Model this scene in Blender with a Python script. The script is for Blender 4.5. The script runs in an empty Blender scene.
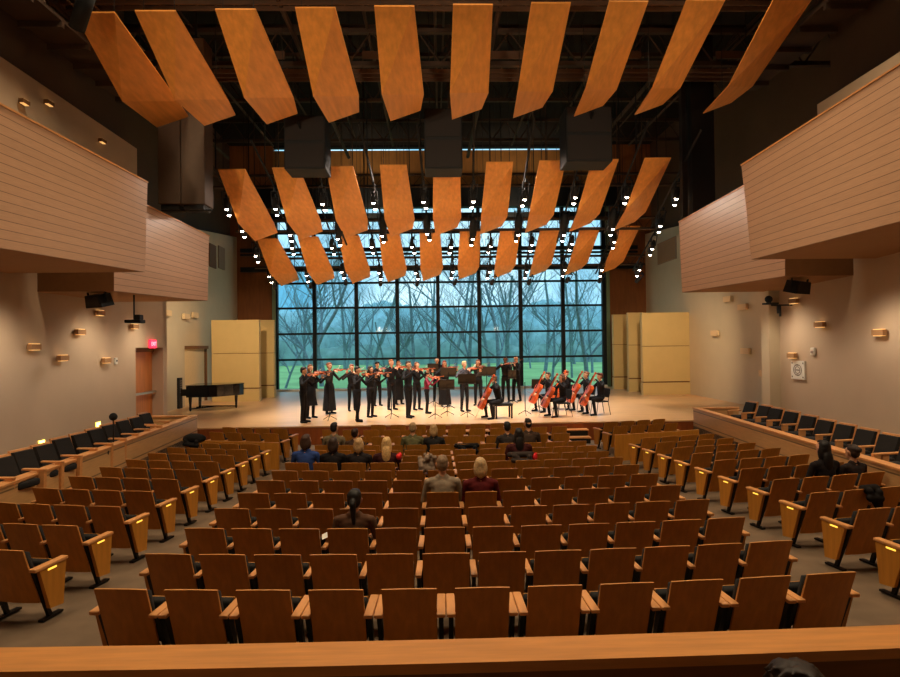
import bpy, bmesh, math, random
import numpy as np
from mathutils import Vector, Matrix
R_ = random.Random(7)
SC = bpy.context.scene
COL = SC.collection
PI = math.pi
# ------------------------------------------------------------------ camera
F = 600.0; YAW = .025; PIT = .010; ROLL = -.0125; CAMZ = 3.0
AX = .339                                   # hall centre line
cy, sy = math.cos(YAW), math.sin(YAW); cp, sp = math.cos(PIT), math.sin(PIT)
fwd = Vector((sy*cp, cy*cp, sp)); up0 = Vector((-sy*sp, -cy*sp, cp)); rt0 = Vector((cy, -sy, 0))
c_, s_ = math.cos(ROLL), math.sin(ROLL)
rt = rt0*c_ + up0*s_; up = up0*c_ - rt0*s_
CAM = Vector((0, 0, CAMZ))
cd = bpy.data.cameras.new('camera'); cam = bpy.data.objects.new('camera', cd); COL.objects.link(cam)
M = Matrix.Identity(4)
for i in range(3):
    M[i][0] = rt[i]; M[i][1] = up[i]; M[i][2] = -fwd[i]; M[i][3] = CAM[i]
cam.matrix_world = M
cd.sensor_width = 36; cd.lens = F/900*36; cd.clip_end = 500; cd.clip_start = .05
SC.camera = cam

def ray(u, v): return rt*((u-450)/F) + up*(-(v-338.5)/F) + fwd
def U(u, v, Y): d = ray(u, v); return CAM + d*(Y/d.y)
def UZ(u, v, z): d = ray(u, v); return CAM + d*((z-CAMZ)/d.z)
def UP(u, v, p, n): d = ray(u, v); return CAM + d*((p-CAM).dot(n)/d.dot(n))

# ------------------------------------------------------------------ materials
def srgb(c):
    return tuple(((x/255)/12.92 if x/255 <= .04045 else ((x/255+.055)/1.055)**2.4) for x in c) + (1,)
MATS = {}
def mat(name, col, rough=.6, metal=0, spec=.4, noise=.0, nscale=8., emit=None, estr=0, kind=None, p=None):
    if name in MATS: return MATS[name]
    m = bpy.data.materials.new(name); m.use_nodes = True
    nt = m.node_tree; b = nt.nodes['Principled BSDF']; L = nt.links.new
    base = srgb(col)
    b.inputs['Base Color'].default_value = base
    b.inputs['Roughness'].default_value = rough; b.inputs['Metallic'].default_value = metal
    b.inputs['Specular IOR Level'].default_value = spec
    if emit:
        b.inputs['Emission Color'].default_value = srgb(emit); b.inputs['Emission Strength'].default_value = estr
    def N(t, **k):
        n = nt.nodes.new(t)
        for a, v in k.items(): setattr(n, a, v)
        return n
    def darker(f): return tuple(x*f for x in base[:3]) + (1,)
    if kind == 'wood':           # long grain along p axis, plus slight per object tint
        tc = N('ShaderNodeTexCoord'); mp = N('ShaderNodeMapping')
        mp.inputs['Scale'].default_value = p or (14, 14, 1.2)
        L(tc.outputs['Object'], mp.inputs['Vector'])
        nz = N('ShaderNodeTexNoise'); nz.inputs['Scale'].default_value = 2.2; nz.inputs['Detail'].default_value = 5
        L(mp.outputs[0], nz.inputs['Vector'])
        oi = N('ShaderNodeObjectInfo')
        r = N('ShaderNodeValToRGB'); r.color_ramp.elements[0].color = darker(.86); r.color_ramp.elements[1].color = darker(1.12)
        r.color_ramp.elements[0].position = .3; r.color_ramp.elements[1].position = .72
        L(nz.outputs['Fac'], r.inputs[0])
        hs = N('ShaderNodeHueSaturation'); mr = N('ShaderNodeMapRange')
        mr.inputs['To Min'].default_value = .9; mr.inputs['To Max'].default_value = 1.08
        L(oi.outputs['Random'], mr.inputs[0]); L(mr.outputs[0], hs.inputs['Value']); L(r.outputs[0], hs.inputs['Color'])
        L(hs.outputs[0], b.inputs['Base Color'])
    elif kind == 'plank':        # UV driven horizontal boards with dark joints and staggered ends
        uv = N('ShaderNodeUVMap'); mp = N('ShaderNodeMapping'); mp.inputs['Scale'].default_value = p or (1, 1, 1)
        L(uv.outputs[0], mp.inputs['Vector'])
        bk = N('ShaderNodeTexBrick'); bk.inputs['Scale'].default_value = 1; bk.inputs['Mortar Size'].default_value = .045
        bk.inputs['Brick Width'].default_value = 60; bk.inputs['Row Height'].default_value = 1
        bk.inputs['Color1'].default_value = darker(.96); bk.inputs['Color2'].default_value = darker(1.05)
        bk.inputs['Mortar'].default_value = darker(.36); bk.inputs['Mortar Smooth'].default_value = .3
        L(mp.outputs[0], bk.inputs['Vector'])
        nz = N('ShaderNodeTexNoise'); mp2 = N('ShaderNodeMapping'); mp2.inputs['Scale'].default_value = (.6, 9, 1)
        L(mp.outputs[0], mp2.inputs['Vector']); L(mp2.outputs[0], nz.inputs['Vector']); nz.inputs['Scale'].default_value = 1.0
        mx = N('ShaderNodeMix', data_type='RGBA', blend_type='MULTIPLY'); mx.inputs[0].default_value = .5
        L(bk.outputs['Color'], mx.inputs[6])
        r = N('ShaderNodeValToRGB'); r.color_ramp.elements[0].color = (.6, .6, .6, 1); r.color_ramp.elements[1].color = (1.25, 1.25, 1.25, 1)
        L(nz.outputs['Fac'], r.inputs[0]); L(r.outputs[0], mx.inputs[7])
        L(mx.outputs[2], b.inputs['Base Color'])
    elif noise > 0:
        tc = N('ShaderNodeTexCoord'); nz = N('ShaderNodeTexNoise'); nz.inputs['Scale'].default_value = nscale; nz.inputs['Detail'].default_value = 6
        L(tc.outputs['Object'], nz.inputs['Vector'])
        r = N('ShaderNodeValToRGB'); r.color_ramp.elements[0].color = darker(1-noise); r.color_ramp.elements[1].color = darker(1+noise)
        r.color_ramp.elements[0].position = .3; r.color_ramp.elements[1].position = .7
        L(nz.outputs['Fac'], r.inputs[0]); L(r.outputs[0], b.inputs['Base Color'])
    MATS[name] = m
    return m

m_seatwood = mat('seat_veneer', (194, 128, 46), .42, kind='wood', p=(9, 9, .9), spec=.35)
m_seatedge = mat('seat_edge', (205, 140, 74), .45, kind='wood', p=(3, 9, 9))
m_arm = mat('armrest_wood', (214, 150, 92), .38, kind='wood', p=(9, 2, 9))
m_cush = mat('seat_cushion', (22, 18, 17), .85, noise=.25, nscale=60)
m_blackmetal = mat('black_metal', (20, 18, 17), .45, metal=.3)
m_black = mat('matte_black', (14, 13, 13), .7)
m_dark = mat('dark_steel', (60, 43, 31), .7, noise=.2, nscale=2)
m_ceil = mat('ceiling_black', (20, 15, 12), .9, noise=.3, nscale=1.2)
m_wall = mat('wall_plaster', (194, 170, 144), .85, noise=.03, nscale=1.5)
m_wallb = mat('wall_stage_plaster', (198, 180, 150), .85, noise=.03, nscale=1.5)
m_wallup = mat('wall_upper_shaded', (86, 68, 54), .9, noise=.06, nscale=1.2)  # dark tone holds the shade of the unlit upper walls
m_trim = mat('trim_brown', (122, 82, 44), .7, noise=.05)
m_soffit = mat('soffit_tan', (168, 124, 82), .8, noise=.04, nscale=2)
m_plank = mat('balcony_planks', (200, 158, 126), .3, kind='plank', p=(1, 1, 1), spec=.5)
m_parapet = mat('parapet_planks', (208, 160, 106), .4, kind='plank')
m_rail = mat('rail_wood', (205, 138, 72), .4, kind='wood', p=(1.2, 12, 12))
m_carpet = mat('floor_concrete', (112, 92, 72), .8, noise=.16, nscale=3)
m_stage = mat('stage_boards', (222, 174, 126), .3, kind='wood', p=(.5, 5, 5), spec=.4)
m_riser = mat('stage_riser', (150, 78, 34), .45, kind='wood', p=(6, 6, 1))
m_refl = mat('reflector_veneer', (224, 146, 66), .4, kind='wood', p=(5, .5, 5), spec=.4)
m_backwall = mat('back_wall_wood', (140, 82, 36), .6, kind='wood', p=(4, 4, .6))
m_overwin = mat('tan_panel', (150, 104, 52), .7, kind='wood', p=(4, 4, .6))
m_tower = mat('shell_panel', (206, 176, 116), .7, noise=.03, nscale=2)
m_mull = mat('mullion_dark', (22, 26, 30), .5, metal=.4)
m_lens = mat('lamp_lens', (255, 250, 240), .3, emit=(255, 238, 214), estr=22)
m_step = mat('step_light_lens', (255, 230, 120), .3, emit=(255, 200, 70), estr=.9)
m_sglow = mat('sconce_glow', (255, 220, 150), .4, emit=(255, 190, 110), estr=.55)
m_exit = mat('exit_red', (230, 40, 60), .5, emit=(255, 40, 70), estr=1.4)
m_white = mat('white_enamel', (232, 226, 214), .5)
m_paper = mat('paper_white', (240, 236, 226), .8)
m_door = mat('door_wood', (196, 124, 66), .45, kind='wood', p=(6, 6, .7))
m_doorlt = mat('door_painted', (222, 196, 150), .6, noise=.03)
m_steel = mat('brushed_steel', (190, 180, 165), .35, metal=.9)
m_piano = mat('piano_black', (12, 12, 14), .12, spec=.6)
m_ivory = mat('ivory_keys', (236, 230, 214), .3)
m_violin = mat('violin_varnish', (186, 84, 26), .28, spec=.6, kind='wood', p=(14, 2, 14))
m_cello = mat('cello_varnish', (208, 84, 30), .28, spec=.6, kind='wood', p=(8, 2, 8))
m_bow = mat('bow_wood', (150, 92, 48), .4)
m_bowhair = mat('bow_hair', (235, 225, 205), .7)
m_grass = mat('lawn_grass', (150, 190, 120), .9, noise=.25, nscale=.25)
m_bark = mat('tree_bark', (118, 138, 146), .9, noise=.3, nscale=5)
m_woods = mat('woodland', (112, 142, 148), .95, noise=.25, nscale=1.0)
m_red = mat('red_cloth', (214, 30, 36), .7)
m_vent = mat('vent_tan', (150, 124, 100), .7)
m_eye = mat('eye_dark', (30, 22, 20), .4)
m_lip = mat('lip', (150, 80, 70), .5)

def cloth(c):
    n = 'cloth_%02x%02x%02x' % c
    return mat(n, c, .85, noise=.18, nscale=14, spec=.2)
def skin(c):
    return mat('skin_%02x%02x%02x' % c, c, .5, spec=.35, noise=.04, nscale=9)
def hairm(c):
    return mat('hair_%02x%02x%02x' % c, c, .55, noise=.3, nscale=40, spec=.35)

def glass_mat():
    m = bpy.data.materials.new('window_glass'); m.use_nodes = True; nt = m.node_tree
    for n in list(nt.nodes): nt.nodes.remove(n)
    o = nt.nodes.new('ShaderNodeOutputMaterial'); mix = nt.nodes.new('ShaderNodeMixShader')
    t = nt.nodes.new('ShaderNodeBsdfTransparent'); t.inputs[0].default_value = (.90, .97, 1, 1)
    g = nt.nodes.new('ShaderNodeBsdfGlossy'); g.inputs['Roughness'].default_value = .03
    g.inputs[0].default_value = (.8, .85, .9, 1)
    lw = nt.nodes.new('ShaderNodeFresnel'); lw.inputs[0].default_value = 1.08
    nt.links.new(lw.outputs[0], mix.inputs[0]); nt.links.new(t.outputs[0], mix.inputs[1]); nt.links.new(g.outputs[0], mix.inputs[2])
    nt.links.new(mix.outputs[0], o.inputs[0])
    return m
m_glass = glass_mat()

# ------------------------------------------------------------------ mesh builder
class MB:
    def __init__(s): s.v = []; s.f = []; s.m = []; s.uv = {}
    def add(s, vs, fs, mi=0):
        o = len(s.v); s.v += [tuple(p) for p in vs]
        for f in fs: s.f.append(tuple(i+o for i in f)); s.m.append(mi)
        return s
    def quad(s, a, b, c, d, mi=0, uv=None):
        s.add([a, b, c, d], [(0, 1, 2, 3)], mi)
        if uv: s.uv[len(s.f)-1] = uv
        return s
    def hexa(s, p, mi=0):     # 8 points, bottom ring 0-3, top ring 4-7 (ccw from above)
        return s.add(p, [(3, 2, 1, 0), (4, 5, 6, 7), (0, 1, 5, 4), (1, 2, 6, 5), (2, 3, 7, 6), (3, 0, 4, 7)], mi)
    def box(s, x0, x1, y0, y1, z0, z1, mi=0):
        return s.hexa([(x0, y0, z0), (x1, y0, z0), (x1, y1, z0), (x0, y1, z0), (x0, y0, z1), (x1, y0, z1), (x1, y1, z1), (x0, y1, z1)], mi)
    def bevbox(s, x0, x1, y0, y1, z0, z1, b=.01, mi=0):
        bm = bmesh.new(); bmesh.ops.create_cube(bm, size=1)
        for v in bm.verts: v.co = Vector(((x0+x1)/2+v.co.x*(x1-x0), (y0+y1)/2+v.co.y*(y1-y0), (z0+z1)/2+v.co.z*(z1-z0)))
        bmesh.ops.bevel(bm, geom=list(bm.edges), offset=b, segments=2, affect='EDGES', profile=.5)
        bm.verts.index_update()
        s.add([v.co.copy() for v in bm.verts], [[v.index for v in f.verts] for f in bm.faces], mi); bm.free(); return s
    def prism(s, poly, fn, a, b, mi=0):   # poly 2D ccw; fn(u,v,w)->3D ; w from a to b
        n = len(poly)
        vs = [fn(u, v, a) for u, v in poly] + [fn(u, v, b) for u, v in poly]
        fs = [tuple(range(n-1, -1, -1)), tuple(range(n, 2*n))] + [(i, (i+1) % n, n+(i+1) % n, n+i) for i in range(n)]
        return s.add(vs, fs, mi)
    def tube(s, pts, rad, n=8, mi=0, cap=True):
        pts = [Vector(p) for p in pts]
        if not isinstance(rad, (list, tuple)): rad = [rad]*len(pts)
        rings = []; o = len(s.v); prev = None
        for i, p in enumerate(pts):
            d = (pts[min(i+1, len(pts)-1)]-pts[max(i-1, 0)])
            d = d.normalized() if d.length > 1e-9 else Vector((0, 0, 1))
            if prev is None:
                a = d.cross(Vector((0, 0, 1)) if abs(d.z) < .9 else Vector((1, 0, 0))).normalized()
            else:
                a = (prev-d*prev.dot(d)).normalized()
            prev = a; b = d.cross(a)
            s.v += [tuple(p+(a*math.cos(2*PI*k/n)+b*math.sin(2*PI*k/n))*rad[i]) for k in range(n)]
        for i in range(len(pts)-1):
            for k in range(n):
                s.f.append((o+i*n+k, o+i*n+(k+1) % n, o+(i+1)*n+(k+1) % n, o+(i+1)*n+k)); s.m.append(mi)
        if cap:
            s.f.append(tuple(o+k for k in range(n-1, -1, -1))); s.m.append(mi)
            e = o+(len(pts)-1)*n; s.f.append(tuple(e+k for k in range(n))); s.m.append(mi)
        return s
    def sphere(s, c, r, n=10, m=7, mi=0, rot=None):
        c = Vector(c); r = Vector(r) if isinstance(r, (tuple, list, Vector)) else Vector((r, r, r))
        o = len(s.v); pts = []
        for i in range(m+1):
            th = PI*i/m
            for k in range(n):
                ph = 2*PI*k/n
                q = Vector((math.sin(th)*math.cos(ph)*r.x, math.sin(th)*math.sin(ph)*r.y, math.cos(th)*r.z))
                if rot is not None: q = rot @ q
                pts.append(tuple(c+q))
        # poles merged
        top = pts[0]; bot = pts[-1]
        vs = [top]+pts[n:n*m]+[bot]; fs = []
        for k in range(n): fs.append((0, 1+k, 1+(k+1) % n))
        for i in range(m-2):
            for k in range(n):
                a = 1+i*n
                fs.append((a+k, a+n+k, a+n+(k+1) % n, a+(k+1) % n))
        a = 1+(m-2)*n; e = len(vs)-1
        for k in range(n): fs.append((a+k, e, a+(k+1) % n))
        return s.add(vs, fs, mi)
    def lathe(s, prof, c=(0, 0, 0), n=16, mi=0):
        c = Vector(c); o = len(s.v)
        for r, z in prof:
            s.v += [tuple(c+Vector((r*math.cos(2*PI*k/n), r*math.sin(2*PI*k/n), z))) for k in range(n)]
        for i in range(len(prof)-1):
            for k in range(n):
                s.f.append((o+i*n+k, o+i*n+(k+1) % n, o+(i+1)*n+(k+1) % n, o+(i+1)*n+k)); s.m.append(mi)
        s.f.append(tuple(o+k for k in range(n-1, -1, -1))); s.m.append(mi)
        e = o+(len(prof)-1)*n; s.f.append(tuple(e+k for k in range(n))); s.m.append(mi)
        return s
    def capsule(s, a, b, ra, rb, n=10):
        a = Vector(a); b = Vector(b); d = b-a
        if d.length < 1e-6: return s.sphere(a, max(ra, rb))
        d = d.normalized(); pts = []; rad = []
        for t in (90, 60, 30): pts.append(a-d*ra*math.sin(math.radians(t))*.999); rad.append(max(ra*math.cos(math.radians(t)), ra*.05))
        pts.append(a); rad.append(ra); pts.append(b); rad.append(rb)
        for t in (30, 60, 90): pts.append(b+d*rb*math.sin(math.radians(t))*.999); rad.append(max(rb*math.cos(math.radians(t)), rb*.05))
        return s.tube(pts, rad, n)
    def mesh(s, name, mats, smooth=False):
        me = bpy.data.meshes.new(name); me.from_pydata(s.v, [], s.f)
        for m in (mats if isinstance(mats, (list, tuple)) else [mats]): me.materials.append(m)
        me.polygons.foreach_set('material_index', s.m)
        if smooth: me.polygons.foreach_set('use_smooth', [True]*len(s.f))
        if s.uv:
            ul = me.uv_layers.new(name='UVMap')
            for fi, uv in s.uv.items():
                for li, c in zip(me.polygons[fi].loop_indices, uv): ul.data[li].uv = c
        me.update()
        return me
    def build(s, name, mats, parent=None, smooth=False):
        return link(name, s.mesh(name, mats, smooth), parent)

def fix_normals(me):
    bm = bmesh.new(); bm.from_mesh(me); bmesh.ops.recalc_face_normals(bm, faces=bm.faces); bm.to_mesh(me); bm.free(); return me
def link(name, data, parent=None, loc=None, rz=0, mtx=None):
    o = bpy.data.objects.new(name, data); COL.objects.link(o)
    if parent is not None: o.parent = parent
    if loc is not None: o.location = loc
    if rz: o.rotation_euler = (0, 0, rz)
    if mtx is not None: o.matrix_world = mtx
    return o
def thing(name, label, cat, loc=(0, 0, 0), rz=0, group=None, mtx=None):
    o = link(name, None, None, loc, rz, mtx); o.empty_display_size = .1
    return tag(o, label, cat, group)
def tag(o, label, cat, group=None, kind=None):
    o['label'] = label; o['category'] = cat
    if group: o['group'] = group
    if kind: o['kind'] = kind
    return o
def struct(o, label=None, cat=None):
    o['kind'] = 'structure'
    if label: o['label'] = label
    if cat: o['category'] = cat
    return o
ORD = ['first', 'second', 'third', 'fourth', 'fifth', 'sixth', 'seventh', 'eighth', 'ninth', 'tenth', 'eleventh', 'twelfth', 'thirteenth', 'fourteenth']

# ------------------------------------------------------------------ seating geometry
YC = 35.155
RAD = [30.57, 29.60, 28.72, 27.86, 27.00, 26.15, 25.29, 24.42, 23.54, 22.66, 21.79]     # rings 1..11
FLZ = [.37, .30, .27, .247, .223, .20, .167, .126, .082, .04, .002]
FR = [20.6, 19.4, 18.4]                                                               # loose front rows
STAGE_Y = 18.35; STAGE_Z = .57; BACK_Y = 33.0
def fz(r):
    return float(np.interp(r, RAD[::-1], FLZ[::-1]))
def ring(r, arc):
    th = arc/r
    x, y = AX + r*math.sin(th), YC - r*math.cos(th)
    return Vector((x, y, fz(r))), th

# ------------------------------------------------------------------ room
def wallA(y, side): return AX + side*(9.1 + .02*(y-12))
def wallB(y, side): return AX + (-(10.5+.05*(y-21)) if side < 0 else 11.4)
AEND = {-1: 19.9, 1: 16.7}
# audience floor
mb = MB(); xs = np.linspace(-12, 12, 49); ys = np.linspace(-4, 18.4, 57)
for y in ys:
    for x in xs: mb.v.append((x+AX, y, fz(math.hypot(x, YC-y))))
nx = len(xs)
for j in range(len(ys)-1):
    for i in range(nx-1): mb.f.append((j*nx+i, j*nx+i+1, (j+1)*nx+i+1, (j+1)*nx+i)); mb.m.append(0)
struct(mb.build('floor', m_carpet, smooth=True), 'brown grey concrete floor of the raked seating area', 'floor')
# stage
mb = MB(); mb.box(-12.5, 12.8, STAGE_Y, BACK_Y+.3, STAGE_Z-.04, STAGE_Z)
st = struct(mb.build('floor_stage', m_stage), 'pale wooden concert stage floor in front of the tall window', 'stage floor')
mb = MB(); mb.box(-12.5, 12.8, STAGE_Y+.02, STAGE_Y+.1, -.05, STAGE_Z-.04)
mb.build('riser', m_riser, st)['kind'] = 'structure'
# side terraces, parapets
def parx(y, side): return AX + side*(6.45+.075*(y-8.5))
PEND = 17.2; PZ = 1.06
for side, nm in ((-1, 'left'), (1, 'right')):
    y0, y1 = 2.9, PEND; t = .16*side
    a0, a1 = parx(y0, side), parx(y1, side)
    w0, w1 = wallA(y0, side)+.05*side, wallA(y1, side)+2.0*side
    mb = MB(); mb.hexa([(a0, y0, -.05), (w0, y0, -.05), (w1, STAGE_Y, -.05), (a1, y1, -.05), (a0, y0, STAGE_Z), (w0, y0, STAGE_Z), (w1, STAGE_Y, STAGE_Z), (a1, y1, STAGE_Z)] if side > 0 else
            [(w0, y0, -.05), (a0, y0, -.05), (a1, y1, -.05), (w1, STAGE_Y, -.05), (w0, y0, STAGE_Z), (a0, y0, STAGE_Z), (a1, y1, STAGE_Z), (w1, STAGE_Y, STAGE_Z)])
    struct(mb.build('floor_'+nm, m_carpet), 'side terrace floor on the %s behind the wooden parapet' % nm, 'terrace floor')
    # parapet: inner face planked, cap
    mb = MB(); L = y1-y0
    mb.quad((a0, y0, -.02), (a1, y1, -.02), (a1, y1, PZ), (a0, y0, PZ), 0, [(0, 0), (L*6, 0), (L*6, 3.2), (0, 3.2)])
    mb.quad((a0+t, y0, -.02), (a1+t, y1, -.02), (a1+t, y1, PZ), (a0+t, y0, PZ), 0, [(0, 0), (L*6, 0), (L*6, 3.2), (0, 3.2)])
    e = a1 + 1.25*side
    mb.quad((a1, y1, -.02), (e, y1, -.02), (e, y1, PZ), (a1, y1, PZ), 0, [(0, 0), (8, 0), (8, 3.2), (0, 3.2)])
    mb.quad((a1, y1-.16, STAGE_Z-.1), (e, y1-.16, STAGE_Z-.1), (e, y1-.16, PZ), (a1, y1-.16, PZ), 0, [(0, 0), (8, 0), (8, 3.2), (0, 3.2)])
    mb.quad((e, y1-.16, STAGE_Z-.1), (e, y1, STAGE_Z-.1), (e, y1, PZ), (e, y1-.16, PZ), 0, [(0, 0), (1, 0), (1, 3), (0, 3)])
    po = mb.build('wall_parapet_'+nm, m_parapet)
    struct(po, 'pale planked wooden parapet in front of the black side seats on the %s' % nm, 'parapet')
    mb = MB()
    xa0, xb0 = sorted((a0-.02*side, a0+t+.02*side)); xa1, xb1 = sorted((a1-.02*side, a1+t+.02*side))
    mb.hexa([(xa0, y0, PZ), (xb0, y0, PZ), (xb1, y1+.02, PZ), (xa1, y1+.02, PZ), (xa0, y0, PZ+.035), (xb0, y0, PZ+.035), (xb1, y1+.02, PZ+.035), (xa1, y1+.02, PZ+.035)])
    lo, hi = sorted((a1+t+.021*side, e+.02*side)); mb.box(lo, hi, y1-.18, y1+.02, PZ, PZ+.035)
    mb.build('cap', m_arm, po)['kind'] = 'structure'
    # low partition ring between the fixed rows and the loose front rows
    mb = MB(); rr = 20.85 if side < 0 else 20.5; n = 12
    arcs = np.linspace(4.2, 6.65 if side < 0 else 6.75, n)*side
    ptsI = [ring(rr, a)[0] for a in arcs]; ptsO = [ring(rr-.07, a)[0] for a in arcs]
    for i in range(n-1):
        A, B, C, D = ptsI[i], ptsI[i+1], ptsO[i+1], ptsO[i]
        if side < 0: A, B, C, D = B, A, D, C
        mb.hexa([(A.x, A.y, 0), (B.x, B.y, 0), (C.x, C.y, 0), (D.x, D.y, 0), (A.x, A.y, .66), (B.x, B.y, .66), (C.x, C.y, .66), (D.x, D.y, .66)])
    tag(mb.build('partition_screen', m_seatwood), 'low brown wooden partition behind the front seats of the %s block' % nm, 'partition')
    # steps between stage and side
    o = thing('stage_steps', 'pale side steps at the %s end of the stage front' % nm, 'steps', (AX+side*6.3, STAGE_Y, 0))
    mb = MB(); mb.box(-.5, .5, -.62, -.02, 0, .19); mb.build('lower_step', m_tower, o)
    mb = MB(); mb.box(-.5, .5, -.32, -.02, .19, .38); mb.build('upper_step', m_tower, o)
# door openings (pixel edges -> positions along the walls)
def wall_y(u, fn, side):
    lo, hi = 5., 32.
    for _ in range(60):
        m = (lo+hi)/2; d = ray(u, 345); x = d.x*(m/d.y)
        if abs(x) > abs(fn(m, side)): hi = m
        else: lo = m
    return (lo+hi)/2
DR1 = (wall_y(135.5, wallA, -1), wall_y(166.8, wallA, -1), 3.02)
DR2 = (wall_y(184.5, wallB, -1), wall_y(207, wallB, -1), 3.08)
# walls A
def wallquad(name, pts, m, label):
    mb = MB(); mb.quad(*pts); return struct(mb.build(name, m), label, 'wall')
for side, nm in ((-1, 'left'), (1, 'right')):
    e = AEND[side]; X = wallA
    up_y = 18.2 if side < 0 else 14.5
    zt0, zt1 = (8.9, 9.0) if side < 0 else (8.7, 8.8)
    mb = MB()
    if side < 0:
        for ya, yb, za in ((-4, DR1[0], 0), (DR1[0], DR1[1], DR1[2]), (DR1[1], e, 0)): mb.quad((X(ya, side), ya, za), (X(yb, side), yb, za), (X(yb, side), yb, 5.2), (X(ya, side), ya, 5.2))
    else: mb.quad((X(-4, side), -4, 0), (X(e, side), e, 0), (X(e, side), e, 5.2), (X(-4, side), -4, 5.2))
    mb.quad((X(-4, side), -4, 5.2), (X(up_y, side), up_y, 5.2), (X(up_y, side), up_y, zt1), (X(-4, side), -4, zt0))
    mb.quad((X(e, side), e, 0), (wallB(e, side), e, 0), (wallB(e, side), e, 5.2), (X(e, side), e, 5.2))
    struct(mb.build('wall_'+nm, m_wall), 'warm beige plaster side wall of the hall on the %s' % nm, 'wall')
    mb = MB(); X = wallB
    if side < 0:
        hz_ = lambda y: 7.4+1.6*(y-e)/(BACK_Y-e)
        for ya, yb, za in ((e, DR2[0], 0), (DR2[0], DR2[1], DR2[2]), (DR2[1], BACK_Y, 0)): mb.quad((X(ya, side), ya, za), (X(yb, side), yb, za), (X(yb, side), yb, hz_(yb)), (X(ya, side), ya, hz_(ya)))
    else: mb.quad((X(e, side), e, 0), (X(BACK_Y, side), BACK_Y, 0), (X(BACK_Y, side), BACK_Y, 9.0), (X(e, side), e, 7.4))
    struct(mb.build('wall_stage_'+nm, m_wallb), 'beige plaster wall beside the stage on the %s' % nm, 'wall')
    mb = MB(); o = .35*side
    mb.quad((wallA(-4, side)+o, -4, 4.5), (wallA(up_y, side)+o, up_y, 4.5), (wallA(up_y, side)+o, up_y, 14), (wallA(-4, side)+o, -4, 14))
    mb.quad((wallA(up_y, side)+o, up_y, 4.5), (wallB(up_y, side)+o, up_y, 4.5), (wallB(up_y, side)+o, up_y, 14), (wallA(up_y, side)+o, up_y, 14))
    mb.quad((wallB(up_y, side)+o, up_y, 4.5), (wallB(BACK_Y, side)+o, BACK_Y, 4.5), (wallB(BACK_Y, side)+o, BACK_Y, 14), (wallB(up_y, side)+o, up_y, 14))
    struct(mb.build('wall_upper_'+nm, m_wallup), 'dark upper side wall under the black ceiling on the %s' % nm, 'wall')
# rear wall, ceiling
mb = MB(); mb.quad((-12, -4, -.1), (12.5, -4, -.1), (12.5, -4, 14), (-12, -4, 14)); struct(mb.build('wall_rear', m_wall), 'beige rear wall behind the seats', 'wall')
mb = MB(); mb.quad((-13, -4, 14), (13, -4, 14), (13, BACK_Y+.3, 14), (-13, BACK_Y+.3, 14)); struct(mb.build('ceiling', m_ceil), 'black painted ceiling above the hanging steelwork', 'ceiling')

# back wall around the window
wl = U(275, 330, BACK_Y).x; wr = U(605.5, 330, BACK_Y).x
WT = U(440, 193, BACK_Y).z; ST = U(440, 151, BACK_Y).z
bl, br = wallB(BACK_Y, -1)-.4, wallB(BACK_Y, 1)+.4
mb = MB()
mb.box(bl, wl, BACK_Y, BACK_Y+.3, STAGE_Z, 14); mb.box(wr, br, BACK_Y, BACK_Y+.3, STAGE_Z, 14)
struct(mb.build('wall_back', m_backwall), 'brown wooden wall strips on both sides of the tall window', 'wall')
mb = MB(); mb.box(wl, wr, BACK_Y-.12, BACK_Y+.3, WT, ST)
struct(mb.build('wall_back_upper', m_overwin), 'tan wooden band above the tall window', 'wall')
mb = MB(); mb.box(wl, wr, BACK_Y-.05, BACK_Y+.3, ST+.2, 14)
struct(mb.build('wall_back_top', m_ceil), 'black strip of wall under the ceiling behind the stage', 'wall')
wn2 = link('window_2', None, None, (0, BACK_Y+.1, 0)); struct(wn2, 'thin blue clerestory strip of glass above the tan band', 'window')
mb = MB(); mb.quad((wl, .05, ST), (wr, .05, ST), (wr, .05, ST+.2), (wl, .05, ST+.2)); g = mb.build('pane', m_glass, wn2); g['kind'] = 'structure'
# green side reveal posts
mb = MB()
for x in (wl-.12, wr+.06): mb.box(x, x+.18, BACK_Y-.1, BACK_Y, STAGE_Z, WT)
struct(mb.build('trim_1', mat('window_post_green', (120, 140, 110), .5)), 'slim green grey posts beside the tall window', 'window trim')

wn = link('window_1', None, None, (0, BACK_Y+.1, 0)); struct(wn, 'tall gridded glass window wall behind the stage looking onto bare trees', 'window')
vx = [275, 314.5, 356.5, 397.5, 438.3, 479.5, 521, 563.5, 605.5]
hz = [388, 358, 332.3, 306.7, 282, 257, 232, 207]
mb = MB()
for u in vx:
    x = U(u, 330, BACK_Y).x; w = .10 if 280 < u < 600 else .16
    mb.box(x-w, x+w, -.12, .12, STAGE_Z, WT)
for v in hz:
    z = U(440, v, BACK_Y).z; mb.box(wl, wr, -.07, .07, z-.055, z+.055)
f = mb.build('frame', m_mull, wn); f['kind'] = 'structure'
mb = MB()
for v, t in ((268, .13), (249, .1), (253.5, .05), (217, .22), (196, .6)):
    z = U(440, v, BACK_Y-1).z; mb.box(wl-1.5, wr+1.5, -1.2, -1.0, z-t, z+t)
f = mb.build('girder', m_mull, wn); f['kind'] = 'structure'
mb = MB(); mb.quad((wl, .02, STAGE_Z), (wr, .02, STAGE_Z), (wr, .02, WT), (wl, .02, WT)); g = mb.build('pane', m_glass, wn); g['kind'] = 'structure'
mb = MB(); mb.box(wl, wr, -.35, -.13, STAGE_Z, STAGE_Z+.10); g = mb.build('sill', m_white, wn); g['kind'] = 'structure'

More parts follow.
